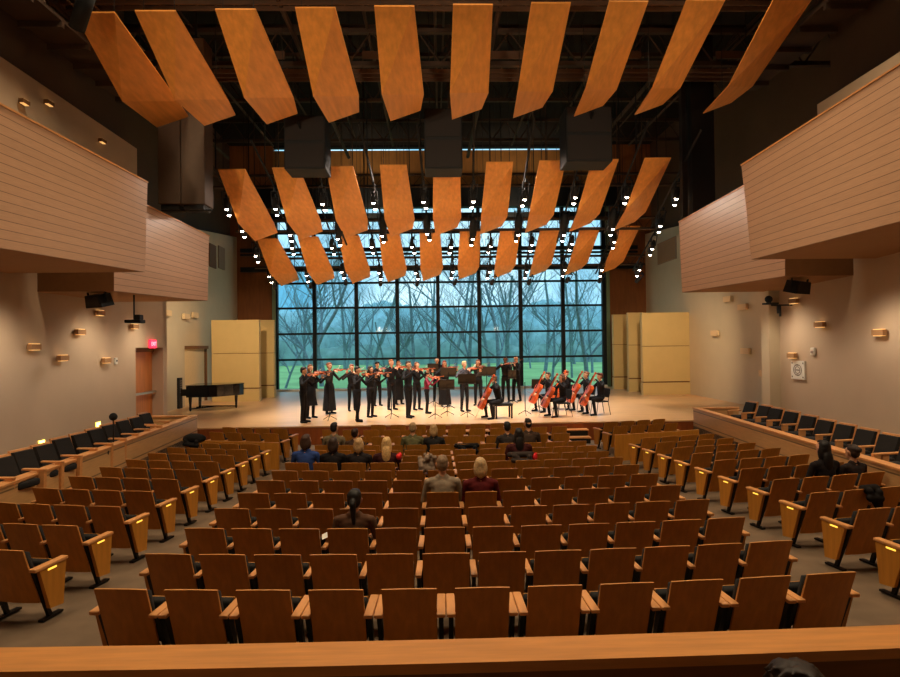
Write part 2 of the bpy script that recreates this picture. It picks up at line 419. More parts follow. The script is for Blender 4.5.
# ------------------------------------------------------------------ balcony boxes
def balcony(side, name, faces, label, depthout):
    """faces: TL,TR,BR,BL pixel corners with Y of near/far ends; box goes outwards to the wall"""
    (a, ya), (b, yb), (c, yc), (d, yd) = faces
    A, B, C, D = U(*a, ya), U(*b, yb), U(*c, yc), U(*d, yd)      # A near-top B far-top C far-bottom D near-bottom
    return A, B, C, D
def ext(P, Q, t): return P+(Q-P)*t
def balcony_obj(side, A, B, C, D, label, endcap=True, ztop=.0):
    o = link('balcony', None, None, (0, 0, 0)); tag(o, label, 'balcony'); o['kind'] = 'structure'
    L = (B-A).length; rows = 15
    mb = MB(); nu, nv = 16, 6; E_ = lambda a, b: (D.lerp(C, a)).lerp(A.lerp(B, a), b)
    for i in range(nu):
        for j in range(nv):
            q = [(i/nu, j/nv), ((i+1)/nu, j/nv), ((i+1)/nu, (j+1)/nv), (i/nu, (j+1)/nv)]
            mb.quad(*[E_(a, b) for a, b in q], 0, [(a*L*7, b*rows) for a, b in q])
    mb.build('planked_front', m_plank, o, True)
    def out(P):
        return Vector((wallA(P.y, side)+.3*side, P.y, P.z))
    mb = MB()
    So = lambda P, dz=0: out(P)+Vector((0, 0, dz))
    mb.quad(D, C, So(C), So(D))                     # soffit
    mb.quad(C, B, So(B), So(C))                     # far end
    mb.build('soffit', m_soffit, o)
    mb = MB(); mb.quad(D, A, So(A), So(D)); mb.build('end_fascia', m_trim, o)
    mb = MB(); n = Vector((-side*.02, 0, 0))
    up_ = Vector((0, 0, .03))
    w = Vector((side*.12, 0, 0))
    mb.quad(A+n, B+n, B+w, A+w); mb.quad(A+n, B+n, B+n+up_, A+n+up_); mb.quad(A+n+up_, B+n+up_, B+w+up_, A+w+up_)
    mb.build('top_cap', m_arm, o)
    return o
# left
A, B, C, D = U(0, 105, 9.0), U(147.5, 183, 12.6), U(145, 272, 12.6), U(0, 248, 9.0)
A2, D2 = ext(B, A, 2.2), ext(C, D, 2.2)
balcony_obj(-1, A2, B, C, D2, 'near plank clad balcony box on the left wall')
A, B, C, D = U(114, 190, 13.5), U(209, 236.5, 16.8), U(207.5, 301, 16.8), U(114, 291, 13.5)
B3, C3 = B, C
balcony_obj(-1, A, B, C, D, 'far smaller plank clad balcony box on the left wall')
# right
A, B, C, D = U(900, 65.3, 9.3), U(741.5, 166, 12.6), U(751.5, 259.5, 12.6), U(900, 221.5, 9.3)
A2, D2 = ext(B, A, 2.4), ext(C, D, 2.4)
balcony_obj(1, A2, B, C, D2, 'near plank clad balcony box on the right wall')
A, B, C, D = U(786, 163, 13.3), U(679, 222.5, 16.6), U(682, 292.5, 16.6), U(785, 276, 13.3)
balcony_obj(1, A, B, C, D, 'far smaller plank clad balcony box on the right wall')
# right wall column and left dark fascia
mb = MB(); x0 = wallA(16.4, 1); mb.box(x0-.30, x0+.25, 16.35, 16.75, STAGE_Z, 5.2)
struct(mb.build('wall_pier', m_wallb), 'beige pier on the right wall beside the camera bracket', 'pier')

# ------------------------------------------------------------------ doors
def wall_frame(u, v, side, w):
    fn, e = (wallA, 0) if w == 'A' else (wallB, 0)
    y0, y1 = 5., 25.
    p = Vector((fn(y0, side), y0, 0)); q = Vector((fn(y1, side), y1, 0)); d = (q-p).normalized()
    n = Vector((-side*d.y, side*d.x, 0)) if True else None
    if n.x*side > 0: n = -n
    return UP(u, v, p, n), d, n
def on_wall(u, v, side, w, name, label, cat, group=None):
    P, d, n = wall_frame(u, v, side, w)
    m = Matrix.Identity(4)
    z = Vector((0, 0, 1)); x = n.cross(z).normalized() ; x = -x
    # local x along wall, local y = out of wall into room, z up
    if x.cross(n).z < 0: x = -x
    for i in range(3): m[i][0] = x[i]; m[i][1] = n[i]; m[i][2] = z[i]; m[i][3] = P[i]
    return thing(name, label, cat, mtx=m, group=group)
def door(fn, D, name, label, leafm, jambm, dep=.36):
    ya, yb, zt_ = D; side = -1
    o = link(name, None); struct(o, label, 'door')
    xa, xb = fn(ya, side), fn(yb, side); z0 = STAGE_Z
    mb = MB()
    mb.quad((xb, yb, z0), (xb-dep-.1, yb, z0), (xb-dep-.1, yb, zt_), (xb, yb, zt_)); mb.quad((xa, ya, z0), (xa-dep-.1, ya, z0), (xa-dep-.1, ya, zt_), (xa, ya, zt_))
    mb.quad((xa, ya, zt_), (xb, yb, zt_), (xb-dep-.1, yb, zt_), (xa-dep-.1, ya, zt_))
    mb.build('jamb', jambm, o)['kind'] = 'structure'
    W = yb-ya; mb = MB(); n = 1
    L = lambda y: fn(y, side)-dep
    mb.hexa([(L(ya)-.06, ya, z0), (L(ya), ya, z0), (L(yb), yb, z0), (L(yb)-.06, yb, z0), (L(ya)-.06, ya, zt_-.14), (L(ya), ya, zt_-.14), (L(yb), yb, zt_-.14), (L(yb)-.06, yb, zt_-.14)])
    lf = mb.build('leaf', leafm, o); lf['kind'] = 'structure'
    mb = MB(); mb.box(L(ya)-.06, L(ya)+.03, ya, yb, zt_-.14, zt_); mb.box(L(yb)-.02, L(yb)+.03, yb-.10, yb, z0, zt_-.14)
    mb.build('frame', jambm, o)['kind'] = 'structure'
    if dep < .2: return o
    mb = MB(); mb.box(L(ya)+.05, L(ya)+.10, ya+.25, yb-.2, z0+.98, z0+1.05); mb.box(L(ya)+.0, L(ya)+.06, ya+.25, ya+.3, z0+.97, z0+1.06); mb.box(L(ya), L(ya)+.06, yb-.26, yb-.2, z0+.97, z0+1.06)
    q = mb.build('push_bar', m_steel, lf); q['kind'] = 'structure'
    return o
door(wallA, DR1, 'door_1', 'tan wooden exit door in the left wall beneath the red exit sign', m_door, m_trim)
door(wallB, DR2, 'door_2', 'beige painted door in the left wall behind the grand piano', m_doorlt, m_trim, .10)

# ------------------------------------------------------------------ seats
SEAT_H = .77
def seat_meshes(w=.435, h=.77):
    d = {}
    # back panel: thin curved plywood, leaning back at the top; y=0 at top, forward at bottom
    mb = MB(); n = 8; rows = [(h-.58, .20), (h-.30, .105), (h-.02, .006), (h, 0)]
    def P(i, z, y, t):
        x = -w/2+w*i/n; k = 1 - (2*i/n-1)**2
        return (x, y - .018*k + t, z + (.010*k if z > h-.05 else 0))
    def shell(mb, t0, t1, mi):
        o = len(mb.v)
        for t in (t0, t1):
            for z, y in rows:
                for i in range(n+1): mb.v.append(P(i, z, y, t))
        m = n+1; S = len(rows)*m
        for r in range(len(rows)-1):
            for i in range(n):
                a = o+r*m+i
                mb.f.append((a, a+1, a+m+1, a+m)); mb.m.append(mi)
                b = a+S; mb.f.append((b, b+m, b+m+1, b+1)); mb.m.append(mi)
        for i in range(n):
            a = o+(len(rows)-1)*m+i; mb.f.append((a, a+1, a+1+S, a+S)); mb.m.append(1)
            a = o+i; mb.f.append((a+1, a, a+S, a+S+1)); mb.m.append(1)
        for r in range(len(rows)-1):
            a = o+r*m; mb.f.append((a, a+m, a+m+S, a+S)); mb.m.append(1)
            a = o+r*m+n; mb.f.append((a+m, a, a+S, a+m+S)); mb.m.append(1)
    shell(mb, 0, .018, 0)
    d['backrest'] = mb.mesh('backrest', [m_seatwood, m_seatedge], False)
    mb = MB(); rows = [(h-.40, .155), (h-.22, .09), (h-.04, .03)]
    w_ = w; w = w-.03
    shell(mb, .019, .07, 0); w = w_
    d['back_cushion'] = mb.mesh('back_cushion', [m_cush, m_cush], True)
    # folded seat
    mb = MB(); mb.bevbox(-w/2+.01, w/2-.01, .26, .36, .24, .62-.04, .025); d['seat_cushion'] = mb.mesh('seat_cushion', m_cush, True)
    mb = MB(); mb.bevbox(-w/2+.015, w/2-.015, .361, .378, .23, .57, .006); d['seat_pan'] = mb.mesh('seat_pan', m_seatwood)
    # standard: sloping leg and foot
    mb = MB()
    mb.prism([(.30, .0), (.34, .0), (.17, .53), (.09, .53)], lambda u, v, t: (t, u, v), -.018, .018)
    mb.box(-.03, .03, .20, .46, 0, .022); mb.box(-.016, .016, .10, .40, .50, .535)
    d['standard'] = mb.mesh('standard', m_blackmetal)
    aw = .03 if w > .42 else .035
    mb = MB(); mb.bevbox(-aw, aw, .03, .42, .536, .566, .008); d['armrest'] = mb.mesh('armrest', m_arm)
    # aisle end panel, wider above
    mb = MB(); poly = [(.25, .12), (.42, .10), (.46, .535), (.12, .535)]
    mb.prism(poly, lambda u, v, t: (t, u, v), -.02, .02); d['end_panel'] = mb.mesh('end_panel', m_seatwood)
    mb = MB(); mb.bevbox(-.04, .04, .06, .48, .536, .572, .01); d['aisle_armrest'] = mb.mesh('armrest', m_arm)
    mb = MB(); mb.box(-.024, .024, .22, .33, .505, .522); d['step_light'] = mb.mesh('step_light', m_step)
    return {k: fix_normals(v) for k, v in d.items()}
SEAT = seat_meshes()
LOOSE = seat_meshes(.418)
seat_count = 0
def make_seat(pos, th, label, group, S=SEAT, pitch=.522, arms='R', aisle=None, lit=False, small=False):
    """arms: which sides get a shared armrest/standard; aisle: -1/+1 side with an end panel"""
    global seat_count; seat_count += 1
    r = thing('auditorium_seat', label, 'seat', pos, th, group)
    bk = link('backrest', S['backrest'], r); sc_ = link('seat_cushion', S['seat_cushion'], r)
    link('back_cushion', S['back_cushion'], bk); link('seat_pan', S['seat_pan'], sc_)
    for a in arms:
        sx = (1 if a == 'R' else -1)
        x = sx*pitch/2
        if aisle == sx:
            ep = link('end_panel', S['end_panel'], r, (x+.025*sx, 0, 0)); link('standard', S['standard'], r, (x-.02*sx, 0, 0))
            link('armrest', S['aisle_armrest'], r, (x+.015*sx, 0, 0))
            if lit: link('step_light', S['step_light'], ep)
        else:
            link('standard', S['standard'], r, (x, 0, 0)); link('armrest', S['armrest'], r, (x, 0, 0))
    return r
P = .522
for i, rr in enumerate(RAD):
    row = i+1; n = 11 if row == 1 else 12; p = .56 if row == 1 else P
    for j in range(n):
        pos, th = ring(rr, (j-(n-1)/2)*p)
        lab = 'wood backed seat %s from left in centre block, %s row from rear rail' % (ORD[j], ORD[i])
        if row == 1:
            make_seat(pos, th, lab, 'centre block seats', LOOSE, p-.08, 'LR', aisle=(-1 if j == 0 else 1 if j == n-1 else None))
        else:
            make_seat(pos, th, lab, 'centre block seats', SEAT, p, 'LR' if j == 0 else 'R', aisle=(-1 if j == 0 else 1 if j == n-1 else None))
AL = {2: 4.55, 3: 4.5606, 4: 4.5476, 5: 4.5605, 6: 4.5776, 7: 4.5813, 8: 4.5955, 9: 4.6222, 10: 4.6436, 11: 4.6552}
AR = {2: 4.745, 3: 4.743, 4: 4.7403, 5: 4.7467, 6: 4.7238, 7: 4.7155, 8: 4.7057, 9: 4.7106, 10: 4.7068, 11: 4.6994}
for side, nm, AA, pp in ((-1, 'left', AL, .497), (1, 'right', AR, .515)):
    for row in range(2, 12):
        rr = RAD[row-1]
        nk = {2: 1, 3: 3 if side < 0 else 2}.get(row, 4)
        if side > 0 and row == 4: nk = 3
        for k in range(nk):
            pos, th = ring(rr, side*(AA[row]+k*pp))
            lab = 'wood backed seat %s from aisle in %s block, %s row from rear' % (ORD[k], nm, ORD[row-2])
            arms = ('R' if side < 0 else 'L') if k < 3 else 'LR'
            if k == 0: arms = 'LR'
            else: arms = 'L' if side < 0 else 'R'
            if k == 0: arms = 'RL'
            make_seat(pos, th, lab, '%s block seats' % nm, SEAT, pp, arms, aisle=(-side if k == 0 else None), lit=True)
    for q, rr in enumerate((20.2, 19.3) if side < 0 else (19.85, 19.0)):
        for k in range(4):
            pos, th = ring(rr, side*(4.62+k*.53))
            lab = 'wood backed seat %s from aisle before %s partition, %s row from stage' % (ORD[k], nm, ORD[1-q])
            make_seat(pos, th, lab, '%s front seats' % nm, LOOSE, .53, 'LR' if k == 0 else ('L' if side < 0 else 'R'), aisle=(-side if k == 0 else None), lit=False)
for q, (rr, n, x0) in enumerate(((FR[0], 10, None), (FR[1], 12, None), (FR[2], 8, None))):
    for j in range(n):
        arc = (j-(n-1)/2)*.56 + (.0 if q else .25) - (.1 if q == 1 else 0)
        pos, th = ring(rr, arc)
        lab = 'loose wood backed seat %s from left in centre, %s row from stage' % (ORD[j], ORD[2-q])
        make_seat(pos, th, lab, 'loose centre front seats', LOOSE, .56-.07, 'LR')

# black side seats along the walls
mb = MB(); mb.bevbox(-.21, .21, .10, .46, .36, .47, .03); bs_seat = mb.mesh('seat_cushion', m_cush, True)
mb = MB()
mb.prism([(.10, .36), (.19, .36), (.02, .80), (-.05, .80)], lambda u, v, t: (t, u, v), -.19, .19); bs_back = mb.mesh('backrest', m_cush)
mb = MB(); mb.prism([(.05, .30), (.095, .30), (-.05, .83), (-.09, .83)], lambda u, v, t: (t, u, v), -.20, .20); bs_rim = mb.mesh('back_shell', m_arm)
mb = MB(); mb.bevbox(-.03, .03, .08, .47, .55, .585, .01); bs_arm = mb.mesh('armrest', m_arm)
mb = MB(); mb.prism([(.36, .0), (.44, .0), (.46, .55), (.34, .55)], lambda u, v, t: (t, u, v), -.03, .03); bs_std = mb.mesh('arm_support', m_arm)
for m_ in (bs_seat, bs_back, bs_rim, bs_arm, bs_std): fix_normals(m_)
LCH = [(8.5, 456), (29, 449), (49.6, 443.5), (67, 437), (85, 432.5), (100, 428), (113.7, 423.7), (127, 419.5), (140, 416.4), (149, 412.5)]
RCH = [(747, 401.5), (760.7, 405), (772, 407.6), (787, 410.8), (804, 415), (820.6, 419.3), (840, 423.7), (861, 428.6), (884, 434), (908, 440)]
for side, L, nm in ((-1, LCH, 'left'), (1, RCH, 'right')):
    L = L if side > 0 else L[::-1]
    for k, (u, v) in enumerate(L):
        p = UZ(u, v, STAGE_Z+.83)
        x = p.x+.10*side
        r = thing('side_seat', 'black upholstered side seat along %s wall, %s from the stage' % (nm, ORD[k]), 'seat', (x, p.y, STAGE_Z), -side*-PI/2 + side*.12, 'black seats along the %s wall' % nm)
        for n_, m_ in (('seat_cushion', bs_seat), ('backrest', bs_back), ('back_shell', bs_rim)): link(n_, m_, r)
        link('armrest', bs_arm, r, (-.3*1, 0, 0)); link('arm_support', bs_std, r, (-.3, 0, 0))
        if k in (0, len(L)-1):
            link('armrest', bs_arm, r, (.3, 0, 0)); link('arm_support', bs_std, r, (.3, 0, 0))

# ------------------------------------------------------------------ rear rail in the foreground
o = link('wall_rail', None); struct(o, 'light wooden balustrade rail across the very front of the view', 'rail')
yf, yn, zt = 3.07, 2.84, 1.5
mb = MB(); n = 24
for i in range(n):
    xa, xb = -8+16*i/n, -8+16*(i+1)/n
    s = lambda x: .006*x*x
    mb.hexa([(xa, yn+s(xa), zt-.05), (xb, yn+s(xb), zt-.05), (xb, yf+s(xb), zt-.05), (xa, yf+s(xa), zt-.05), (xa, yn+s(xa), zt), (xb, yn+s(xb), zt), (xb, yf+s(xb), zt), (xa, yf+s(xa), zt)])
mb.build('rail_cap', m_rail, o)['kind'] = 'structure'
mb = MB()
for i in range(n):
    xa, xb = -8+16*i/n, -8+16*(i+1)/n
    mb.hexa([(xa, yn+.06+s(xa), .3), (xb, yn+.06+s(xb), .3), (xb, yf-.03+s(xb), .3), (xa, yf-.03+s(xa), .3), (xa, yn+.06+s(xa), zt-.051), (xb, yn+.06+s(xb), zt-.051), (xb, yf-.03+s(xb), zt-.051), (xa, yf-.03+s(xa), zt-.051)])
mb.build('rail_wall', mat('rail_face', (126, 78, 24), .6, kind='wood', p=(1, 9, 9)), o)['kind'] = 'structure'

# ------------------------------------------------------------------ acoustic reflectors
def reflector(x0, Yt, zt, zc, zl, zr, k, row, sc=1.0):
    yc, yl, yr = Yt+1.85, Yt+3.35, Yt+2.95
    o = thing('ceiling_reflector', 'folded orange plywood ceiling reflector, %s from left in %s row' % (ORD[k], row), 'acoustic panel', (x0, Yt, 0), 0, 'folded ceiling reflectors, %s row' % row)
    sl = (zc-3)/yc
    TL, TR, BL, BR = (0, 0, zt), (.787, 0, zt), (-.03, 1.85, zc), (.92, 2.55, zc+.70*sl)
    LT, RT = (.06, 3.35, zl), (.82, 3.40, zr+.45*sl)
    t = Vector((0, 0, .03))
    V = [Vector(p) for p in (TL, TR, BL, BR, LT, RT)]
    V2 = [p+t for p in V]
    mb = MB(); bot = [(0, 2, 1), (1, 2, 3), (2, 4, 3), (3, 4, 5)]
    mb.add(V+V2, bot + [tuple(6+i for i in f[::-1]) for f in bot] + [(0, 1, 7, 6), (1, 3, 9, 7), (3, 5, 11, 9), (5, 4, 10, 11), (4, 2, 8, 10), (2, 0, 6, 8)])
    mb.build('panel', m_refl, o)
    for (x, y, z) in ((.1, .15, zt+.1), (.7, .15, zt+.03), (.1, 2.4, max(zc, zl)+.2), (.7, 2.4, max(zc, zr)+.75*sl)):
        mb = MB(); mb.tube([(x, y, z), (x, y, 13.9)], .008, 5); mb.build('cable', m_blackmetal, o)
for k in range(10): d = .022*(k-4.5)*1.545-.04; reflector(AX+.10+(k-5)*1.555+{0: .38, 9: .22}.get(k, 0), 11.8, 9.74+d, 8.77+d, 8.72+d, 8.82+d, k, 'front')
for k in range(9): d = .022*(k-4)*1.55; reflector(AX-.33+(k-4)*1.56, 17.5, 8.28+d, 7.1+d, 6.79+d, 6.99+d, k, 'middle')
for k in range(10): d = .026*(k-4.5)*1.545; reflector(AX+.67+(k-5)*1.55, 23.0, 7.30+d, 6.2+d, 5.82+d, 6.05+d, k, 'rear')

# ------------------------------------------------------------------ stage lights
mb = MB(); mb.tube([(0, 0, 0), (0, 0, .26)], [.085, .07], 10); mb.tube([(0, 0, .26), (0, 0, .34)], [.07, .03], 10); sl_body = fix_normals(mb.mesh('housing', m_black, True))
mb = MB(); mb.sphere((0, 0, -.01), (.056, .056, .045), 10, 6); sl_lens = fix_normals(mb.mesh('lens', m_lens))
mb = MB(); mb.box(-.11, -.095, -.02, .02, .1, .5); mb.box(.095, .11, -.02, .02, .1, .5); mb.box(-.11, .11, -.02, .02, .5, .52); mb.box(-.03, .03, -.03, .03, .52, .62); sl_yoke = mb.mesh('yoke', m_blackmetal)
mb = MB(); mb.bevbox(-.12, .12, -.13, .13, -.25, .25, .03); hd = mb.mesh('projector_body', m_black)
def spot(p, tilt, az, label, group, lit=True):
    o = thing('spotlight', label, 'stage light', p, az, group)
    o.rotation_euler = (tilt, 0, az)
    hs_ = link('housing', sl_body, o)
    if lit: link('lens', sl_lens, hs_, (0, 0, -.002))
    link('yoke', sl_yoke, o)
    return o
GA = [(226.6, 211.2), (275.4, 211), (322.5, 206), (373.5, 205), (423.5, 204), (473.5, 203.5), (524.8, 201.5), (575.4, 199.5), (627, 199.2), (676.3, 200.8)]
GB = [(242, 233), (290, 237), (337.7, 241), (382, 238), (427, 236), (473, 241), (518.5, 237), (564, 237), (613, 231), (660.5, 228)]
GC = [(255.5, 258), (292, 250), (331.7, 250), (371.5, 249), (411.8, 249), (451.3, 249), (490.8, 248.5), (532, 247), (572, 246), (614.5, 244), (652.5, 251)]
GD = [(269, 278.5), (306.5, 277.5), (341.5, 274), (379, 275), (415.5, 275), (453, 274), (490, 274), (526.8, 274), (565, 272), (602, 272), (639.5, 272)]
BN = {'A': 'first', 'B': 'second', 'C': 'third', 'D': 'last'}
zA = {}
SPOTS = []
for key, G, Y in (('A', GA, 18.5), ('B', GB, 20.3), ('C', GC, 23.0), ('D', GD, 25.0)):
    for k, (u, v) in enumerate(G):
        p = U(u, v-2.5, Y); q = U(u+(1.6 if k % 2 else 2.4)*(1 if u < 450 else -1), v+3.6, Y+.32)
        spot(p, .38, .1, 'upper lit spotlight of %s pair from left on %s lighting bar' % (ORD[k], BN[key]), 'stage lights')
        spot(q, .30, -.1, 'lower lit spotlight of %s pair from left on %s lighting bar' % (ORD[k], BN[key]), 'stage lights')
        if key == 'D':
            e = U(u+ (6 if u < 300 else (4 if u < 350 else (-3 if u > 590 else 1.5))), v+10, Y+.75)
            spot(e, 1.0, .2, 'unlit black spotlight under %s pair on last lighting bar' % ORD[k], 'stage lights', False)
        SPOTS.append((key, p))
# lighting bars: depth pipes through each gap and cross pipes
for k in range(10):
    a, b = U(*GA[k], 18.5), U(*GB[k], 20.3)
    d = (b-a); mb = MB(); mb.tube([a-d*1.3+Vector((0, 0, .75)), b+d*.7+Vector((0, 0, .62))], .035, 6)
    h0 = a-d*.6; mb.tube([h0+Vector((0, 0, .7)), h0+Vector((0, 0, 4.5))], .02, 6)
    tag(mb.build('lighting_bar', m_black), 'black pipe carrying spotlights in %s gap of middle reflectors' % ORD[k], 'lighting bar', 'lighting pipes')
for k in range(11):
    a, b = U(*GC[k], 23), U(*GD[k], 25)
    d = (b-a); mb = MB(); mb.tube([a-d*.9+Vector((0, 0, .6)), b+d*.55+Vector((0, 0, .52))], .035, 6)
    h0 = a-d*.4; mb.tube([h0+Vector((0, 0, .6)), h0+Vector((0, 0, 5))], .02, 6)
    tag(mb.build('lighting_bar', m_black), 'black pipe carrying spotlights in %s gap of rear reflectors' % ORD[k], 'lighting bar', 'lighting pipes')
    # long profile lanterns
for k in range(1, 9):
    p = U(GB[k][0]+(1 if k < 4 else 0), GB[k][1]-14, 20.2)
    o = thing('profile_spotlight', 'long unlit black lantern hung above %s pair of second bar' % ORD[k], 'stage light', p, 0, 'long black lanterns'); o.rotation_euler = (.5, 0, 0)
    mb = MB(); mb.tube([(0, 0, -.3), (0, 0, .0), (0, 0, .3)], [.12, .14, .09], 10); mb.build('barrel', m_black, o, True)
    mb = MB(); mb.box(-.17, -.15, -.02, .02, -.02, .4); mb.box(.15, .17, -.02, .02, -.02, .4); mb.box(-.17, .17, -.02, .02, .4, .42); mb.build('yoke', m_blackmetal, o)
for Y, v, u0, u1, nm in ((20.9, 188, 205, 690, 'behind the middle reflectors'), (21.6, 232, 236, 660, 'between middle and rear reflectors'), (26.6, 268, 255, 645, 'behind the rear reflectors')):
    a, b = U(u0, v, Y), U(u1, v-4, Y); a.z = b.z = (a.z+b.z)/2
    mb = MB(); mb.tube([a, b], .05, 8); mb.tube([a+Vector((0, 0, .4)), b+Vector((0, 0, .4))], .05, 8)
    n = 26
    for i in range(n): mb.tube([a.lerp(b, i/n), a.lerp(b, (i+.5)/n)+Vector((0, 0, .4)), a.lerp(b, (i+1)/n)], .012, 5)
    for i in range(5):
        h = a.lerp(b, (i+.5)/5); mb.tube([h, (h.x, h.y, 13.9)], .02, 5)
    tag(mb.build('lighting_truss', m_dark), 'black cross truss hung %s' % nm, 'truss', 'cross trusses')

# ceiling steel
for i, (Y, z) in enumerate(((8.6, 11.4), (10.6, 11.9), (12.8, 11.6), (14.9, 11.9), (16.2, 10.6), (19, 12.2), (23, 12.4), (27.5, 12.4))):
    mb = MB(); x0, x1 = -11, 11.5
    for dz in (0, .9): mb.box(x0, x1, Y-.07, Y+.07, z+dz-.06, z+dz+.06)
    n = 18
    for k in range(n):
        xa = x0+(x1-x0)*k/n; xb = x0+(x1-x0)*(k+.5)/n; xc = x0+(x1-x0)*(k+1)/n
        mb.tube([(xa, Y, z), (xb, Y, z+.9), (xc, Y, z)], .03, 4)
    tag(mb.build('roof_truss', m_dark), 'dark steel roof truss, %s from the rear of the hall' % ORD[i], 'truss', 'roof trusses')
for i in range(11):
    x = -8.6+i*1.72; z = 10.9+.5*((i*7) % 3)
    mb = MB(); mb.tube([(x, 5, z), (x+.2*((i % 3)-1), 26, z+.25)], .045 if i % 3 else .07, 6)
    if i % 2: mb.tube([(x+.35, 6, z+.2), (x+.35, 24, z+.45)], .03, 6)
    tag(mb.build('ceiling_pipe', m_dark), 'dark pipe run along the black ceiling, %s from left' % ORD[i], 'pipe', 'ceiling pipes')
m_cat = mat('catwalk_grey', (84, 62, 46), .75, noise=.15, nscale=3)
for i, (x, z, w) in enumerate(((-8.1, 9.8, .9), (8.9, 10.2, .9))):
    o = thing('catwalk', 'dark steel catwalk high along the %s side of the ceiling' % ('left', 'right')[i], 'catwalk', (x, 0, z), 0)
    mb = MB(); mb.box(-w/2, w/2, 4, 17, 0, .08)
    for q in range(14): mb.box(-w/2, w/2, 4+q*.95, 4.1+q*.95, -.12, 0)
    mb.build('deck', m_dark, o)
    mb = MB()
    for sx in (-w/2, w/2):
        mb.tube([(sx, 4, 1.0), (sx, 17, 1.0)], .03, 6); mb.tube([(sx, 4, .55), (sx, 17, .55)], .02, 6)
        for q in range(9): mb.tube([(sx, 4+q*1.6, .05), (sx, 4+q*1.6, 1.0)], .02, 5)
    mb.build('handrail', m_cat, o)
# flat catwalk floor strips across
for i, (Y, z) in enumerate(((13.6, 10.9), (15.6, 10.1))):
    mb = MB()
    for q in range(3): mb.box(-8.5, 8.8, Y+q*.25, Y+q*.25+.05, z, z+.1)
    for q in range(40): mb.box(-8.5+q*.43, -8.47+q*.43, Y, Y+.55, z+.1, z+.13)
    for q in range(6):
        mb.box(-8+q*3.1, -6.9+q*3.1, Y-.05, Y+.0, z+.35, z+.55)
    tag(mb.build('crossing_walkway', m_cat), 'dark steel crossing walkway under the ceiling, %s from the rear' % ORD[i], 'catwalk')
o = tag(MB().tube([(-6.9, 4.5, 11.2), (-6.9, 10.0, 11.3)], .5, 14).build('air_duct', m_ceil, None, True), 'large round black air duct at the upper left corner', 'duct')

o = thing('followspot', 'black cylindrical lamp hanging before the first front reflector', 'stage light', U(82, 12, 11.0)); o.rotation_euler = (.6, .5, .3)
mb = MB(); mb.tube([(0, 0, -.32), (0, 0, .32)], .14, 12); mb.build('barrel', m_black, o, True); mb = MB(); mb.tube([(0, 0, .1), (.1, 0, 2.6)], .03, 6); mb.build('yoke', m_blackmetal, o)
# hung loudspeakers
def speaker_box(name, label, u0, u1, v0, v1, Y, dep, n=2):
    a, b = U(u0, v1, Y), U(u1, v0, Y)
    o = thing(name, label, 'loudspeaker', ((a.x+b.x)/2, Y, a.z)); w = (b.x-a.x)/2; h = b.z-a.z
    mb = MB(); mb.bevbox(-w, w, 0, dep, 0, h, .03); mb.build('cabinet', m_black, o)
    mb = MB()
    for q in range(n): mb.box(-w+.05, w-.05, -.02, -.001, h*q/n+.05, h*(q+1)/n-.05)
    mb.build('grille', mat('speaker_grille', (34, 26, 22), .8, noise=.3, nscale=50), o)
    mb = MB()
    for x in (-w*.7, w*.7): mb.tube([(x, dep/2, h), (x, dep/2, 13.95-a.z)], .015, 5)
    mb.build('hanger', m_blackmetal, o)
speaker_box('loudspeaker', 'black hanging loudspeaker box left of centre above the middle reflectors', 284, 325, 115, 169, 16.4, .9)
speaker_box('loudspeaker', 'black hanging loudspeaker box at the centre above the middle reflectors', 424.5, 462, 108, 168.5, 16.4, .9)
speaker_box('loudspeaker', 'black hanging loudspeaker box right of centre above the middle reflectors', 566.5, 612, 106, 161.5, 16.4, .9)
m_col = mat('speaker_column_grey', (84, 66, 52), .7, noise=.05)
for u0, u1, lab in ((158, 179.5, 'outer tall grey brown speaker column hung beyond the left balcony'), (181, 204, 'inner tall grey brown speaker column hung beyond the left balcony')):
    a, b = U(u0, 204, 15.2), U(u1, 100, 15.2)
    o = thing('speaker_column', lab, 'loudspeaker', ((a.x+b.x)/2, 15.2, a.z)); w = (b.x-a.x)/2
    mb = MB(); mb.bevbox(-w, w, 0, .6, 0, 4.2, .02); mb.build('cabinet', m_col, o)
    mb = MB(); mb.box(-w+.05, w-.05, .05, .5, -.12, -.01); mb.tube([(-w, .2, -.12), (w+.1, .2, -.12)], .03, 6); mb.build('bracket', m_black, o)
    mb = MB(); mb.tube([(0, .3, 4.2), (0, .3, 13.9-a.z)], .03, 6); mb.build('hanger', m_black, o)
a, b = U(693, 216, 17.5), U(713, 60, 17.5)
mb = MB(); mb.box(a.x, b.x, 17.5, 18.0, a.z, 13.9); mb.box(a.x-.25, a.x-.1, 17.6, 17.8, a.z, 13.9)
struct(mb.build('wall_column', mat('column_dark', (36, 27, 22), .8)), 'dark vertical steel column beyond the right balcony', 'column')
# small speakers under the balcony boxes
def soffit_speaker(u, v, side, label):
    P = U(u, v, 13.8)
    o = thing('ceiling_speaker', label, 'loudspeaker', P); o.rotation_euler = (.25, 0, side*.5)
    mb = MB(); mb.prism([(-.30, -.13), (.30, -.13), (.24, .15), (-.24, .15)], lambda a, b, c: (a, c, b), -.14, .16); link('cabinet', fix_normals(mb.mesh('cabinet', m_black)), o)
    mb = MB(); mb.prism([(-.27, -.11), (.27, -.11), (.22, .12), (-.22, .12)], lambda a, b, c: (a, c, b), -.155, -.141); link('grille', fix_normals(mb.mesh('grille', MATS['speaker_grille'])), o)
    mb = MB(); mb.box(-.33, -.31, -.02, .02, -.02, .3); mb.box(.31, .33, -.02, .02, -.02, .3); mb.box(-.33, .33, -.02, .02, .24, .27); mb.build('bracket', m_blackmetal, o)
soffit_speaker(98.5, 301, -1, 'black angled speaker hung under the left balcony boxes')
soffit_speaker(798, 287.5, 1, 'black angled speaker hung under the right balcony boxes')
